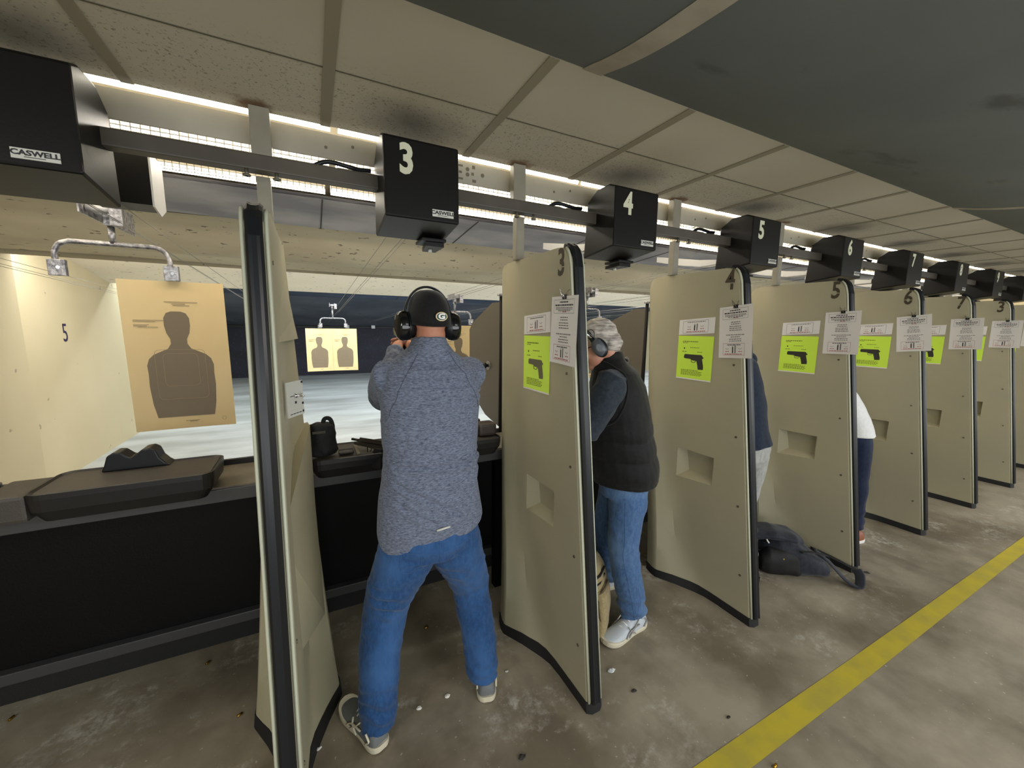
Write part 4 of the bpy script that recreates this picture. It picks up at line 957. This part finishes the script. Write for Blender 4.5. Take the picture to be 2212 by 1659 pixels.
# jeans
def foldj(p):
    d = .002 * nz(p, (28, 28, 18), 9) + .0045 * nz(p, (9, 9, 7), 11) + .0035 * max(0, ridge(p, (7, 7, 15), 31)) ** 2
    if p.z < .24: d += .005 * math.sin(p.z * 85 + 9 * nz(p, (7, 7, 7))) * (.4 + abs(nz(p, (9, 9, 9), 4)))
    if .38 < p.z < .62: d += .006 * math.sin(p.z * 90 + p.x * 25 + 10 * nz(p, (6, 6, 6))) * abs(nz(p, (8, 8, 5), 7)) * 1.6
    return d
b = MB()
b.loft([ringsec((.374, 1.43, .88), (.155, 0, 0), (0, .10, 0)), ringsec((.374, 1.425, .80), (.172, 0, 0), (0, .118, 0)), ringsec((.374, 1.42, .74), (.178, 0, 0), (0, .122, 0)), ringsec((.374, 1.42, .69), (.165, 0, 0), (0, .105, 0))])
b.tube([(.298, 1.42, .76), (.268, 1.432, .66), (.225, 1.455, .55), (.200, 1.468, .46), (.176, 1.445, .34), (.158, 1.41, .20), (.150, 1.392, .09), (.150, 1.388, .052)], [.108, .108, .096, .084, .079, .073, .068, .066], 16, round_=False)
b.tube([(.450, 1.42, .76), (.482, 1.432, .66), (.525, 1.455, .55), (.553, 1.468, .46), (.567, 1.445, .34), (.575, 1.41, .20), (.578, 1.392, .09), (.578, 1.388, .065)], [.108, .106, .092, .080, .075, .069, .064, .062], 16, round_=False)
jn = remesh(b, 'jeans', DENIM, p1, .0065, disp=foldj, smooth=3)
STITCH = M('stitching', srgb(62, 96, 142), .8)
for pts in (((.225, 1.30, .79), (.222, 1.30, .72), (.228, 1.30, .685), (.262, 1.30, .672), (.300, 1.30, .690), (.306, 1.30, .74), (.310, 1.30, .79)), ((.440, 1.30, .79), (.440, 1.30, .74), (.446, 1.30, .700), (.480, 1.30, .682), (.512, 1.30, .700), (.518, 1.30, .74), (.520, 1.30, .79)), ((.374, 1.29, .80), (.374, 1.29, .74), (.374, 1.30, .68)), ((.374, 1.29, .735), (.30, 1.29, .752), (.22, 1.30, .76)), ((.374, 1.29, .735), (.45, 1.29, .752), (.53, 1.30, .765)), ((.10, 1.45, .62), (.115, 1.46, .45), (.09, 1.42, .25), (.085, 1.39, .08)), ((.66, 1.45, .62), (.65, 1.46, .45), (.66, 1.42, .25), (.66, 1.39, .08))):
    MB().tube(snap(jn, pts), .0009, 5).build('stitching', STITCH, jn)
shoe(p1, (.150, 1.325, 0), (-.40, .92, 0), .275, SHOEG, SOLE, laces=SOLE, stripes=SOLE)
shoe(p1, (.572, 1.325, 0), (.30, .95, 0), .275, SHOEG, SOLE, laces=SOLE, stripes=SOLE)
# cap worn backwards-to-us, with oval emblem at the back
b = MB(); rings = []
for j in range(9):
    t = j / 8; z = -.012 + .128 * math.sin(t * PI / 2); g = math.cos(t * PI / 2 * .97) ** .62
    rings.append([P(math.cos(q) * .082 * g, -.006 + math.sin(q) * .103 * g, z + (.012 * max(0, math.sin(q)) - .018 * max(0, -math.sin(q))) * (1 - t)) for q in [2 * PI * i / 28 for i in range(28)]])
b.loft(rings); cap = b.build('cap', CAPM, p1)
b = MB(); b.loft([[P(x, .088 + y, .012 + z + dz) for x, y, z in ((-.07, 0, 0), (-.06, .045, -.008), (-.03, .075, -.006), (0, .083, -.004), (.03, .075, -.006), (.06, .045, -.008), (.07, 0, 0))] for dz in (0, .004)], smooth=False); b.build('visor', CAPM, cap)
em = MB(); ec = P(.013, -.1135, .008); er = hr; eu = (hu * .98 + hf * -.12).normalized(); en = er.cross(eu)
if en.dot(-hf) < 0: en = -en
def disc(mb, rx, rz, d, mi): mb.loft([[ec + er * rx * math.cos(q) + eu * rz * math.sin(q) + en * dd for q in [2 * PI * i / 28 for i in range(28)]] for dd in (d - .0012, d)], mi, smooth=False)
disc(em, .0225, .0165, .0015, 0); disc(em, .0205, .0145, .0022, 1); disc(em, .0190, .0130, .0029, 2)
text_faces(em, 'G', ec + en * .0030, er, eu, .0185, 1, ext=.0006, bold=.0012, squeeze=1.35)
em.build('emblem', [M('emblem_gold', srgb(200, 170, 90), .5), PAPER, M('emblem_green', srgb(30, 66, 48), .5)], cap)
mf_ = MB(); mf_.tube([P(math.cos(q) * .091, .002, .018 + math.sin(q) * .112) for q in [PI * i / 20 for i in range(21)]], .010, 10, flat=.45, ref=hr)
mo = mf_.build('ear_muffs', RUB, p1)
for q in (-1, 1):
    b = MB(); ear_cup(b, P(q * .074, .0, -.022), hr * q + hf * -.12, hu, 1.2); b.build('ear_cup', MUFF, mo)
    b = MB(); ear_cup(b, P(q * .066, .0, -.022), hr * q + hf * -.12, hu, 1.15); b.v = [p for p in b.v]; b.build('cushion', RUB, mo)
pistol('pistol', (.393, 2.035, 1.515), (-.02, 1, .02), (0, 0, 1), 'dark pistol held at eye level in both hands of the capped shooter')

# ---------------------------------------------------------------- grey-haired man in black vest
p2 = thing('person', (1.40, 1.48, 0), 'person with grey hair, black puffer vest and jeans bending over the counter', 'person')
F2 = unit((-.62, .78, 0)); R2 = F2.cross(V((0, 0, 1)))
b = MB(); hc2 = V((1.282, 1.58, 1.475))
P_, r2, f2, u2 = headf(b, hc2, (-.78, .60, -.55), (-.36, .30, .88), 1.02, (1.345, 1.572, 1.375))
SL2, SR2 = V((1.285, 1.46, 1.30)), V((1.50, 1.66, 1.30)); EL2, ER2 = V((1.165, 1.475, 1.07)), V((1.40, 1.86, 1.10)); HL2, HR2 = V((1.08, 1.70, 1.03)), V((1.16, 1.83, 1.04))
b.loft([ringsec(V((1.36, 1.57, 1.36)), R2 * .07, F2 * .06), ringsec(V((1.38, 1.56, 1.32)), R2 * .15, F2 * .09), ringsec(V((1.40, 1.55, 1.2)), R2 * .165, F2 * .11), ringsec(V((1.42, 1.53, 1.0)), R2 * .15, F2 * .12), ringsec(V((1.44, 1.50, .80)), R2 * .15, F2 * .11)])
for a, e, h_ in ((SL2, EL2, HL2), (SR2, ER2, HR2)): b.tube([a, a.lerp(e, .5), e, e.lerp(h_, .5), h_], [.05, .046, .042, .036, .027], 12, round_=True)
KL2, AL2, KR2, AR2 = V((1.375, 1.415, .44)), V((1.425, 1.375, .10)), V((1.45, 1.64, .44)), V((1.52, 1.675, .10))
b.tube([(1.40, 1.46, .80), (1.385, 1.43, .6), KL2, AL2], [.08, .066, .05, .036], 12, round_=True); b.tube([(1.48, 1.57, .80), (1.46, 1.61, .6), KR2, AR2], [.08, .066, .05, .036], 12, round_=True)
hand(b, HL2, (-.2, .9, -.05), (0, 0, 1), 1, 1, .35); hand(b, HR2, (-.8, .3, -.05), (0, 0, 1), -1, 1, .35)
remesh(b, 'body', SKIN2, p2, .006, smooth=2)
for q in (-1, 1): MB().ell(P_(q * .030, .082, .002), r2 * .011, f2 * .011, u2 * .011).build('eye', LABEL, p2)
b = MB(); b.ell(P_(0, -.018, .034), r2 * .081, f2 * .102, u2 * .092); b.ell(P_(0, -.060, -.020), r2 * .070, f2 * .058, u2 * .062); b.ell(P_(0, .02, .078), r2 * .066, f2 * .074, u2 * .040)
b.ell(P_(-.03, -.085, -.035), r2 * .03, f2 * .03, u2 * .03); b.ell(P_(.03, -.085, -.035), r2 * .03, f2 * .03, u2 * .03)
remesh(b, 'hair', HAIRG, p2, .005, disp=lambda p: .0035 * nz(p, (60, 60, 60)) + .003 * nz(p, (25, 25, 90)), smooth=1)
gl = MB()
for q in (-1, 1): gl.ell(P_(q * .034, .094, .000), r2 * .031, f2 * .005, u2 * .019)
gl.tube([P_(-.012, .098, .004), P_(.012, .098, .004)], .003, 6); gl.v = gl.v
go = gl.build('sunglasses', LENS, p2)
for q in (-1, 1): MB().tube([P_(q * .062, .090, .006), P_(q * .078, .04, .006), P_(q * .080, -.02, -.004)], .0042, 6, flat=.5).build('temple', LENS, go)
mf_ = MB(); mf_.tube([P_(math.cos(q) * .096, .050 * (1 - abs(math.cos(q))) + .01, .01 + math.sin(q) * .118) for q in [PI * i / 20 for i in range(21)]], .012, 10, flat=.45, ref=r2)
mo = mf_.build('ear_muffs', RUB, p2)
for q in (-1, 1):
    b = MB(); ear_cup(b, P_(q * .078, .0, -.016), r2 * q, u2, 1.0); b.build('ear_cup', MUFFG, mo)
    b = MB(); ear_cup(b, P_(q * .072, -.003, -.018), r2 * q, u2, 1.06); b.build('cushion', RUB, mo)
    MB().tube([P_(q * .085, .005, .035), P_(q * .098, .02, .065), P_(q * .092, .035, .085)], .010, 8, round_=True).build('adjuster', CHROME, mo)
    MB().tube(catmull([P_(q * .104, .004, .030), P_(q * .108, -.012, .062), P_(q * .104, .002, .080), P_(q * .104, .014, .062), P_(q * .108, .002, .036)], 5), .002, 6).build('antenna_loop', RUB, mo)
# sweater sleeves and collar, then the vest
b = MB(); b.loft([ringsec(V((1.345, 1.565, 1.41)), R2 * .060, F2 * .062), ringsec(V((1.36, 1.565, 1.36)), R2 * .085, F2 * .075), ringsec(V((1.38, 1.56, 1.32)), R2 * .14, F2 * .09), ringsec(V((1.40, 1.55, 1.15)), R2 * .16, F2 * .11), ringsec(V((1.42, 1.53, 1.0)), R2 * .15, F2 * .11)])
for a, e, h_ in ((SL2, EL2, HL2), (SR2, ER2, HR2)): b.tube([a.lerp(V((1.40, 1.55, 1.28)), .3), a, a.lerp(e, .5), e, e.lerp(h_, .5), e.lerp(h_, .9)], [.07, .078, .074, .066, .052, .040], 14, round_=True)
remesh(b, 'sweater', SLATE, p2, .008, disp=lambda p: .007 * nz(p, (12, 12, 9), 4) + .002 * nz(p, (30, 30, 30)) + .006 * max(0, ridge(p, (8, 8, 12), 61)) ** 2, smooth=3)
def quilt(p):
    d = .002 * nz(p, (20, 20, 20), 2)
    if p.z < 1.06: d += .008 * abs(math.sin((p.z - .80) * PI / .10)) ** .6 - .006
    if p.z < .79: d -= .003
    return d + .006 * nz(p, (5, 5, 5), 8)
b = MB(); b.loft([ringsec(V((1.345, 1.568, 1.445)), R2 * .072, F2 * .070), ringsec(V((1.352, 1.568, 1.405)), R2 * .080, F2 * .078), ringsec(V((1.365, 1.565, 1.375)), R2 * .105, F2 * .090), ringsec(V((1.385, 1.56, 1.335)), R2 * .150, F2 * .115),
        ringsec(V((1.40, 1.555, 1.26)), R2 * .170, F2 * .140), ringsec(V((1.41, 1.55, 1.14)), R2 * .178, F2 * .158), ringsec(V((1.425, 1.54, 1.0)), R2 * .185, F2 * .170), ringsec(V((1.44, 1.53, .88)), R2 * .190, F2 * .178), ringsec(V((1.45, 1.52, .80)), R2 * .192, F2 * .180), ringsec(V((1.45, 1.515, .765)), R2 * .186, F2 * .172), ringsec(V((1.45, 1.515, .758)), R2 * .150, F2 * .14)])
vs_ = remesh(b, 'vest', VEST, p2, .008, disp=quilt, smooth=2)
MB().tube(snap(vs_, [V((1.285, 1.53, 1.385)), V((1.30, 1.47, 1.37)), V((1.335, 1.43, 1.32)), V((1.33, 1.41, 1.22)), V((1.29, 1.42, 1.12)), V((1.24, 1.46, 1.08))], .001, 5), .006, 8).build('armhole_piping', VEST, vs_)
for zz in (.795, .895, .995): MB().tube(snap(vs_, [V((1.22, 1.40, zz)), V((1.33, 1.33, zz)), V((1.47, 1.33, zz)), V((1.58, 1.40, zz)), V((1.64, 1.52, zz))], -.002, 6), .0025, 6).build('quilt_seam', VEST, vs_)
def foldp(p): return .004 * max(0, ridge(p, (7, 7, 14), 41)) ** 2 + .0025 * nz(p, (26, 26, 16), 19) + .006 * nz(p, (8, 8, 6), 21) + (.004 * math.sin(p.z * 90 + p.x * 20) if p.z < .2 else 0)
b = MB(); b.loft([ringsec(V((1.44, 1.515, .90)), R2 * .15, F2 * .13), ringsec(V((1.44, 1.51, .78)), R2 * .165, F2 * .14), ringsec(V((1.44, 1.51, .70)), R2 * .15, F2 * .12)])
b.tube([(1.42, 1.455, .76), (1.405, 1.44, .66), (1.39, 1.43, .55), (1.375, 1.415, .44), (1.385, 1.395, .30), (1.408, 1.38, .17), (1.422, 1.375, .085)], [.098, .094, .084, .078, .074, .070, .068], 16)
b.tube([(1.46, 1.56, .76), (1.455, 1.60, .6), (1.455, 1.64, .44), (1.48, 1.66, .28), (1.52, 1.675, .085)], [.098, .088, .076, .070, .064], 16)
j2 = remesh(b, 'jeans', DENIM2, p2, .0075, disp=foldp, smooth=3)
MB().tube(snap(j2, [V(p) for p in ((1.325, 1.375, .70), (1.315, 1.352, .55), (1.305, 1.345, .44), (1.33, 1.325, .30), (1.36, 1.314, .17), (1.37, 1.308, .09))], n=5), .0010, 5).build('stitching', STITCH, j2)
shoe(p2, (1.495, 1.375, 0), (-1, -.12, 0), .30, SHOEL, SOLE, h=.088, w=.050, laces=PAPER, stripes=SHOEO)
shoe(p2, (1.60, 1.685, 0), (-1, .08, 0), .30, SHOEL, SOLE, h=.088, w=.050, laces=PAPER)

# ---------------------------------------------------------------- two people half hidden further along
def simple_person(label, base, fwd, lean, hip, neck, headc, skinm, top, bottom, shoem, sh_w, arms, legs, feet, hemz, hair, solem=SOLE, vox=.011, extra=None):
    t = thing('person', base, label, 'person'); f = unit(fwd); r = f.cross(V((0, 0, 1))); hip, neck = V(hip), V(neck); ax = (neck - hip).normalized(); fr = r.cross(ax) * -1
    b = MB(); P3, a_, b_, c_ = headf(b, headc, f + V((0, 0, -.5)), V((0, 0, 1)) + f * .4, .94, neck)
    b.loft([ringsec(hip.lerp(neck, k), r * w, fr * d) for k, w, d in ((0, .14, .10), (.3, .13, .09), (.7, .15, .10), (.92, .13, .08), (1.02, .06, .05))])
    for a, e, h_ in arms:
        a, e, h_ = V(a), V(e), V(h_); b.tube([a, e, h_], [.045, .038, .026], 10, round_=True); hand(b, h_, (h_ - e), V((0, 0, 1)), 1, .95, .5)
    for hp, k_, a2 in legs: b.tube([hp, k_, a2], [.075, .05, .035], 10, round_=True)
    remesh(b, 'body', skinm, t, .007, smooth=1)
    b = MB(); b.ell(P3(0, -.015, .035), a_ * .080, b_ * .10, c_ * .085); remesh(b, 'hair', hair, t, .008, smooth=1, disp=lambda p: .002 * nz(p, (70,) * 3))
    b = MB(); k0 = -.06
    b.loft([ringsec(hip.lerp(neck, k) if k > .2 else hip + V((0, 0, 1)) * (k * .42) + f * .3 * max(0, k), r * w * sh_w, (f if k < .3 else fr) * d * sh_w) for k, w, d in ((hemz, .14, .11), (hemz + .02, .175, .145), (.15, .178, .15), (.35, .175, .14), (.6, .18, .14), (.85, .175, .12), (.97, .12, .085), (1.04, .06, .06))])
    for a, e, h_ in arms:
        a, e, h_ = V(a), V(e), V(h_); b.tube([a, a.lerp(e, .5), e, e.lerp(h_, .9)], [.072, .066, .056, .04], 12, round_=True)
    remesh(b, 'shirt', top, t, vox, disp=lambda p: .006 * nz(p, (11, 11, 11), 5), smooth=3)
    b = MB(); b.loft([ringsec(hip + V((0, 0, dz)), r * w, f * d) for dz, w, d in ((.08, .14, .10), (0, .165, .125), (-.10, .17, .13), (-.15, .14, .10))])
    for hp, k_, a2 in legs:
        hp, k_, a2 = V(hp), V(k_), V(a2); b.tube([hp, hp.lerp(k_, .5), k_, k_.lerp(a2, .5), a2], [.105, .098, .080, .072, .066], 14)
    remesh(b, 'trousers', bottom, t, vox, disp=lambda p: .007 * nz(p, (9, 9, 12), 5) + (.004 * math.sin(p.z * 85) if p.z < .25 else 0), smooth=3)
    for h_, d_ in feet: shoe(t, h_, d_, .27, shoem, solem, laces=None)
    return t
simple_person('person in navy sweater and light grey trousers, mostly hidden behind the divider stencilled 4', (2.35, 1.5, 0), (0, 1, 0), 0, (2.34, 1.45, .88), (2.27, 1.56, 1.42), (2.27, 1.62, 1.56), SKIN, NAVY, GREYP, RUB, 1.0,
    [((2.44, 1.55, 1.36), (2.47, 1.72, 1.16), (2.36, 1.95, 1.10)), ((2.10, 1.56, 1.36), (2.08, 1.74, 1.16), (2.2, 1.95, 1.10))],
    [(V((2.42, 1.44, .84)), V((2.42, 1.47, .46)), V((2.385, 1.385, .10))), (V((2.26, 1.44, .84)), V((2.22, 1.55, .46)), V((2.20, 1.55, .10)))],
    [((2.385, 1.31, 0), (.1, 1, 0)), ((2.20, 1.47, 0), (-.1, 1, 0))], -.06, HAIRD, solem=RUB)
simple_person('person in white shirt and dark jeans bending forward behind the divider stencilled 5', (3.5, 1.45, 0), (-.55, .83, 0), 0, (3.56, 1.42, .87), (3.36, 1.61, 1.26), (3.26, 1.73, 1.36), SKIN, WHITE, DENIM3, M('shoe_brown', srgb(140, 82, 56), .5), 1.05,
    [((3.33, 1.50, 1.17), (3.23, 1.68, 1.03), (3.24, 1.86, 1.0)), ((3.47, 1.69, 1.16), (3.44, 1.84, 1.02), (3.32, 1.92, 1.0))],
    [(V((3.53, 1.37, .80)), V((3.535, 1.33, .45)), V((3.54, 1.31, .10))), (V((3.62, 1.48, .80)), V((3.56, 1.55, .46)), V((3.50, 1.52, .10)))],
    [((3.60, 1.275, 0), (-.95, .15, 0)), ((3.56, 1.50, 0), (-.9, .4, 0))], -.18, HAIRD, solem=PAPER)

# ---------------------------------------------------------------- bags on the floor
kb = thing('tan_backpack', (1.24, 1.47, 0), 'tan backpack on the floor at the feet of the grey-haired person', 'backpack')
TANB = fabric('tan_canvas', srgb(150, 134, 98), srgb(168, 152, 114), 70, (1, 1, 1)); TAND = fabric('tan_canvas_dark', srgb(96, 84, 60), srgb(110, 96, 70), 70, (1, 1, 1))
ua = unit((.75, .66, 0)); ub = unit((-.66, .75, 0))
b = MB(); b.loft([ringsec(V((1.24, 1.50, z)) + ub * o_, ua * w, ub * d, p=3.5) for z, w, d, o_ in ((.005, .09, .06, 0), (.02, .115, .085, 0), (.12, .12, .095, 0), (.24, .115, .09, .01), (.32, .10, .075, .02), (.37, .075, .05, .02), (.385, .04, .03, .02))])
remesh(b, 'sack', TANB, kb, .008, disp=lambda p: .007 * nz(p, (14, 14, 10), 3), smooth=2)
b = MB(); b.loft([ringsec(V((1.25, 1.43, z)) + ub * -.0, ua * w, ub * d, p=3.5) for z, w, d in ((.01, .07, .03), (.03, .088, .042), (.16, .09, .045), (.24, .082, .036), (.255, .06, .02))])
fp = remesh(b, 'front_pocket', TANB, kb, .007, disp=lambda p: .004 * nz(p, (20, 20, 14), 7), smooth=2)
PT = M('patch_navy', srgb(44, 46, 56), .6)
q_ = V((1.275, 1.405, .20)); b = MB(); b.loft([[q_ + ua * x + V((0, 0, z)) - ub * (d - .012) for x, z in ((-.035, .022), (.028, .034), (.034, -.01), (.010, -.034), (-.030, -.022))] for d in (0, .004)], smooth=False); b.build('patch', PT, fp)
MB().tube(catmull([V((1.20, 1.385, .245)), V((1.235, 1.392, .262)), V((1.28, 1.42, .268)), V((1.31, 1.45, .25))], 5), .006, 6).build('zip_binding', TAND, kb)
MB().tube(catmull([V((1.18, 1.37, .23)), V((1.185, 1.365, .17)), V((1.20, 1.37, .11)), V((1.21, 1.38, .06))], 5), .010, 8, flat=.4).build('strap', TAND, kb)
MB().tube(catmull([V((1.20, 1.44, .375)), V((1.21, 1.45, .41)), V((1.25, 1.48, .412)), V((1.26, 1.50, .385))], 5), .008, 8, flat=.4).build('carry_handle', TAND, kb)
for z in (.29, .33): MB().tube([V((1.165, 1.40, z - .01)), V((1.22, 1.41, z)), V((1.29, 1.46, z + .005))], .007, 6, flat=.4, ref=(0, 0, 1)).build('compression_strap', HOLE, kb)

bp_ = thing('black_backpack', (2.78, 1.27, 0), 'black backpack lying with straps spread at the foot of the divider stencilled 5', 'backpack')
BN = fabric('backpack_nylon', srgb(36, 39, 48), srgb(46, 49, 58), 40, (1, 1, 1), rough=.6); BK = M('backpack_black', srgb(15, 15, 17), .7)
ax_ = unit((.62, -.52, 0)); sd_ = unit((.52, .62, 0))
b = MB(); o_ = V((2.74, 1.31, 0))
b.loft([ringsec(o_ + ax_ * a + sd_ * s_ + V((0, 0, h_ * .5 + .004)), sd_ * w, V((0, 0, h_ * .5)), p=3) for a, s_, w, h_ in ((-.20, .02, .05, .10), (-.18, .02, .10, .17), (-.10, .01, .125, .215), (0, 0, .13, .20), (.10, 0, .125, .15), (.17, 0, .10, .10), (.20, 0, .05, .05))])
remesh(b, 'sack', BN, bp_, .009, disp=lambda p: .014 * nz(p, (9, 9, 9), 3) + .004 * nz(p, (25, 25, 25), 3), smooth=2)
b = MB(); b.loft([ringsec(o_ + ax_ * a + sd_ * .03 + V((0, 0, z)), sd_ * w, V((0, 0, h_)), p=2.6) for a, z, w, h_ in ((-.26, .20, .03, .02), (-.24, .215, .09, .028), (-.12, .232, .105, .03), (0, .215, .10, .028), (.06, .19, .05, .018))])
remesh(b, 'top_flap', BN, bp_, .008, disp=lambda p: .007 * nz(p, (14, 14, 14), 5), smooth=2)
b = MB(); b.loft([ringsec(o_ + ax_ * a + sd_ * -.085 + V((0, 0, z)), sd_ * w, V((0, 0, h_)), p=2.6) for a, z, w, h_ in ((-.21, .06, .04, .05), (-.17, .085, .055, .085), (-.08, .09, .058, .088), (.0, .08, .05, .075), (.03, .07, .02, .05))])
remesh(b, 'open_pocket', BK, bp_, .008, disp=lambda p: .006 * nz(p, (14, 14, 14), 6), smooth=2)
def strap(pts, w, m, nm='strap', fl=.22): MB().tube(catmull([V(p) for p in pts], 7), w, 8, flat=fl, ref=(0, 0, 1)).build(nm, m, bp_)
strap(((2.83, 1.22, .15), (2.86, 1.15, .10), (2.87, 1.06, .03), (2.89, 1.00, .012), (2.95, 1.02, .05), (2.99, 1.055, .065)), .026, BN, 'shoulder_strap')
strap(((2.90, 1.27, .12), (2.97, 1.20, .085), (3.00, 1.10, .06), (3.01, 1.06, .05)), .022, BK, 'shoulder_strap')
strap(((3.0, 1.055, .06), (3.03, 1.03, .05), (3.06, 1.02, .045)), .012, BK)
strap(((2.62, 1.38, .13), (2.56, 1.42, .12), (2.52, 1.45, .10), (2.49, 1.48, .05), (2.49, 1.50, .012)), .016, BK)
strap(((2.60, 1.32, .05), (2.56, 1.34, .03), (2.52, 1.38, .012), (2.49, 1.43, .008)), .010, TAND)
strap(((2.62, 1.20, .20), (2.70, 1.18, .19), (2.80, 1.15, .16), (2.84, 1.15, .13)), .014, BK)
MB().tube(catmull([V((2.60, 1.40, .235)), V((2.585, 1.385, .20)), V((2.60, 1.36, .16)), V((2.605, 1.35, .13))], 5), .005, 6).build('piping', PAPER, bp_)
for i in range(3): MB().ell((2.578 + .014 * i, 1.268 - .008 * i, .128), V((.006, 0, 0)), V((0, .004, 0)), V((0, 0, .006))).build('zip_pull', YEL, bp_)
bpy.context.view_layer.update()
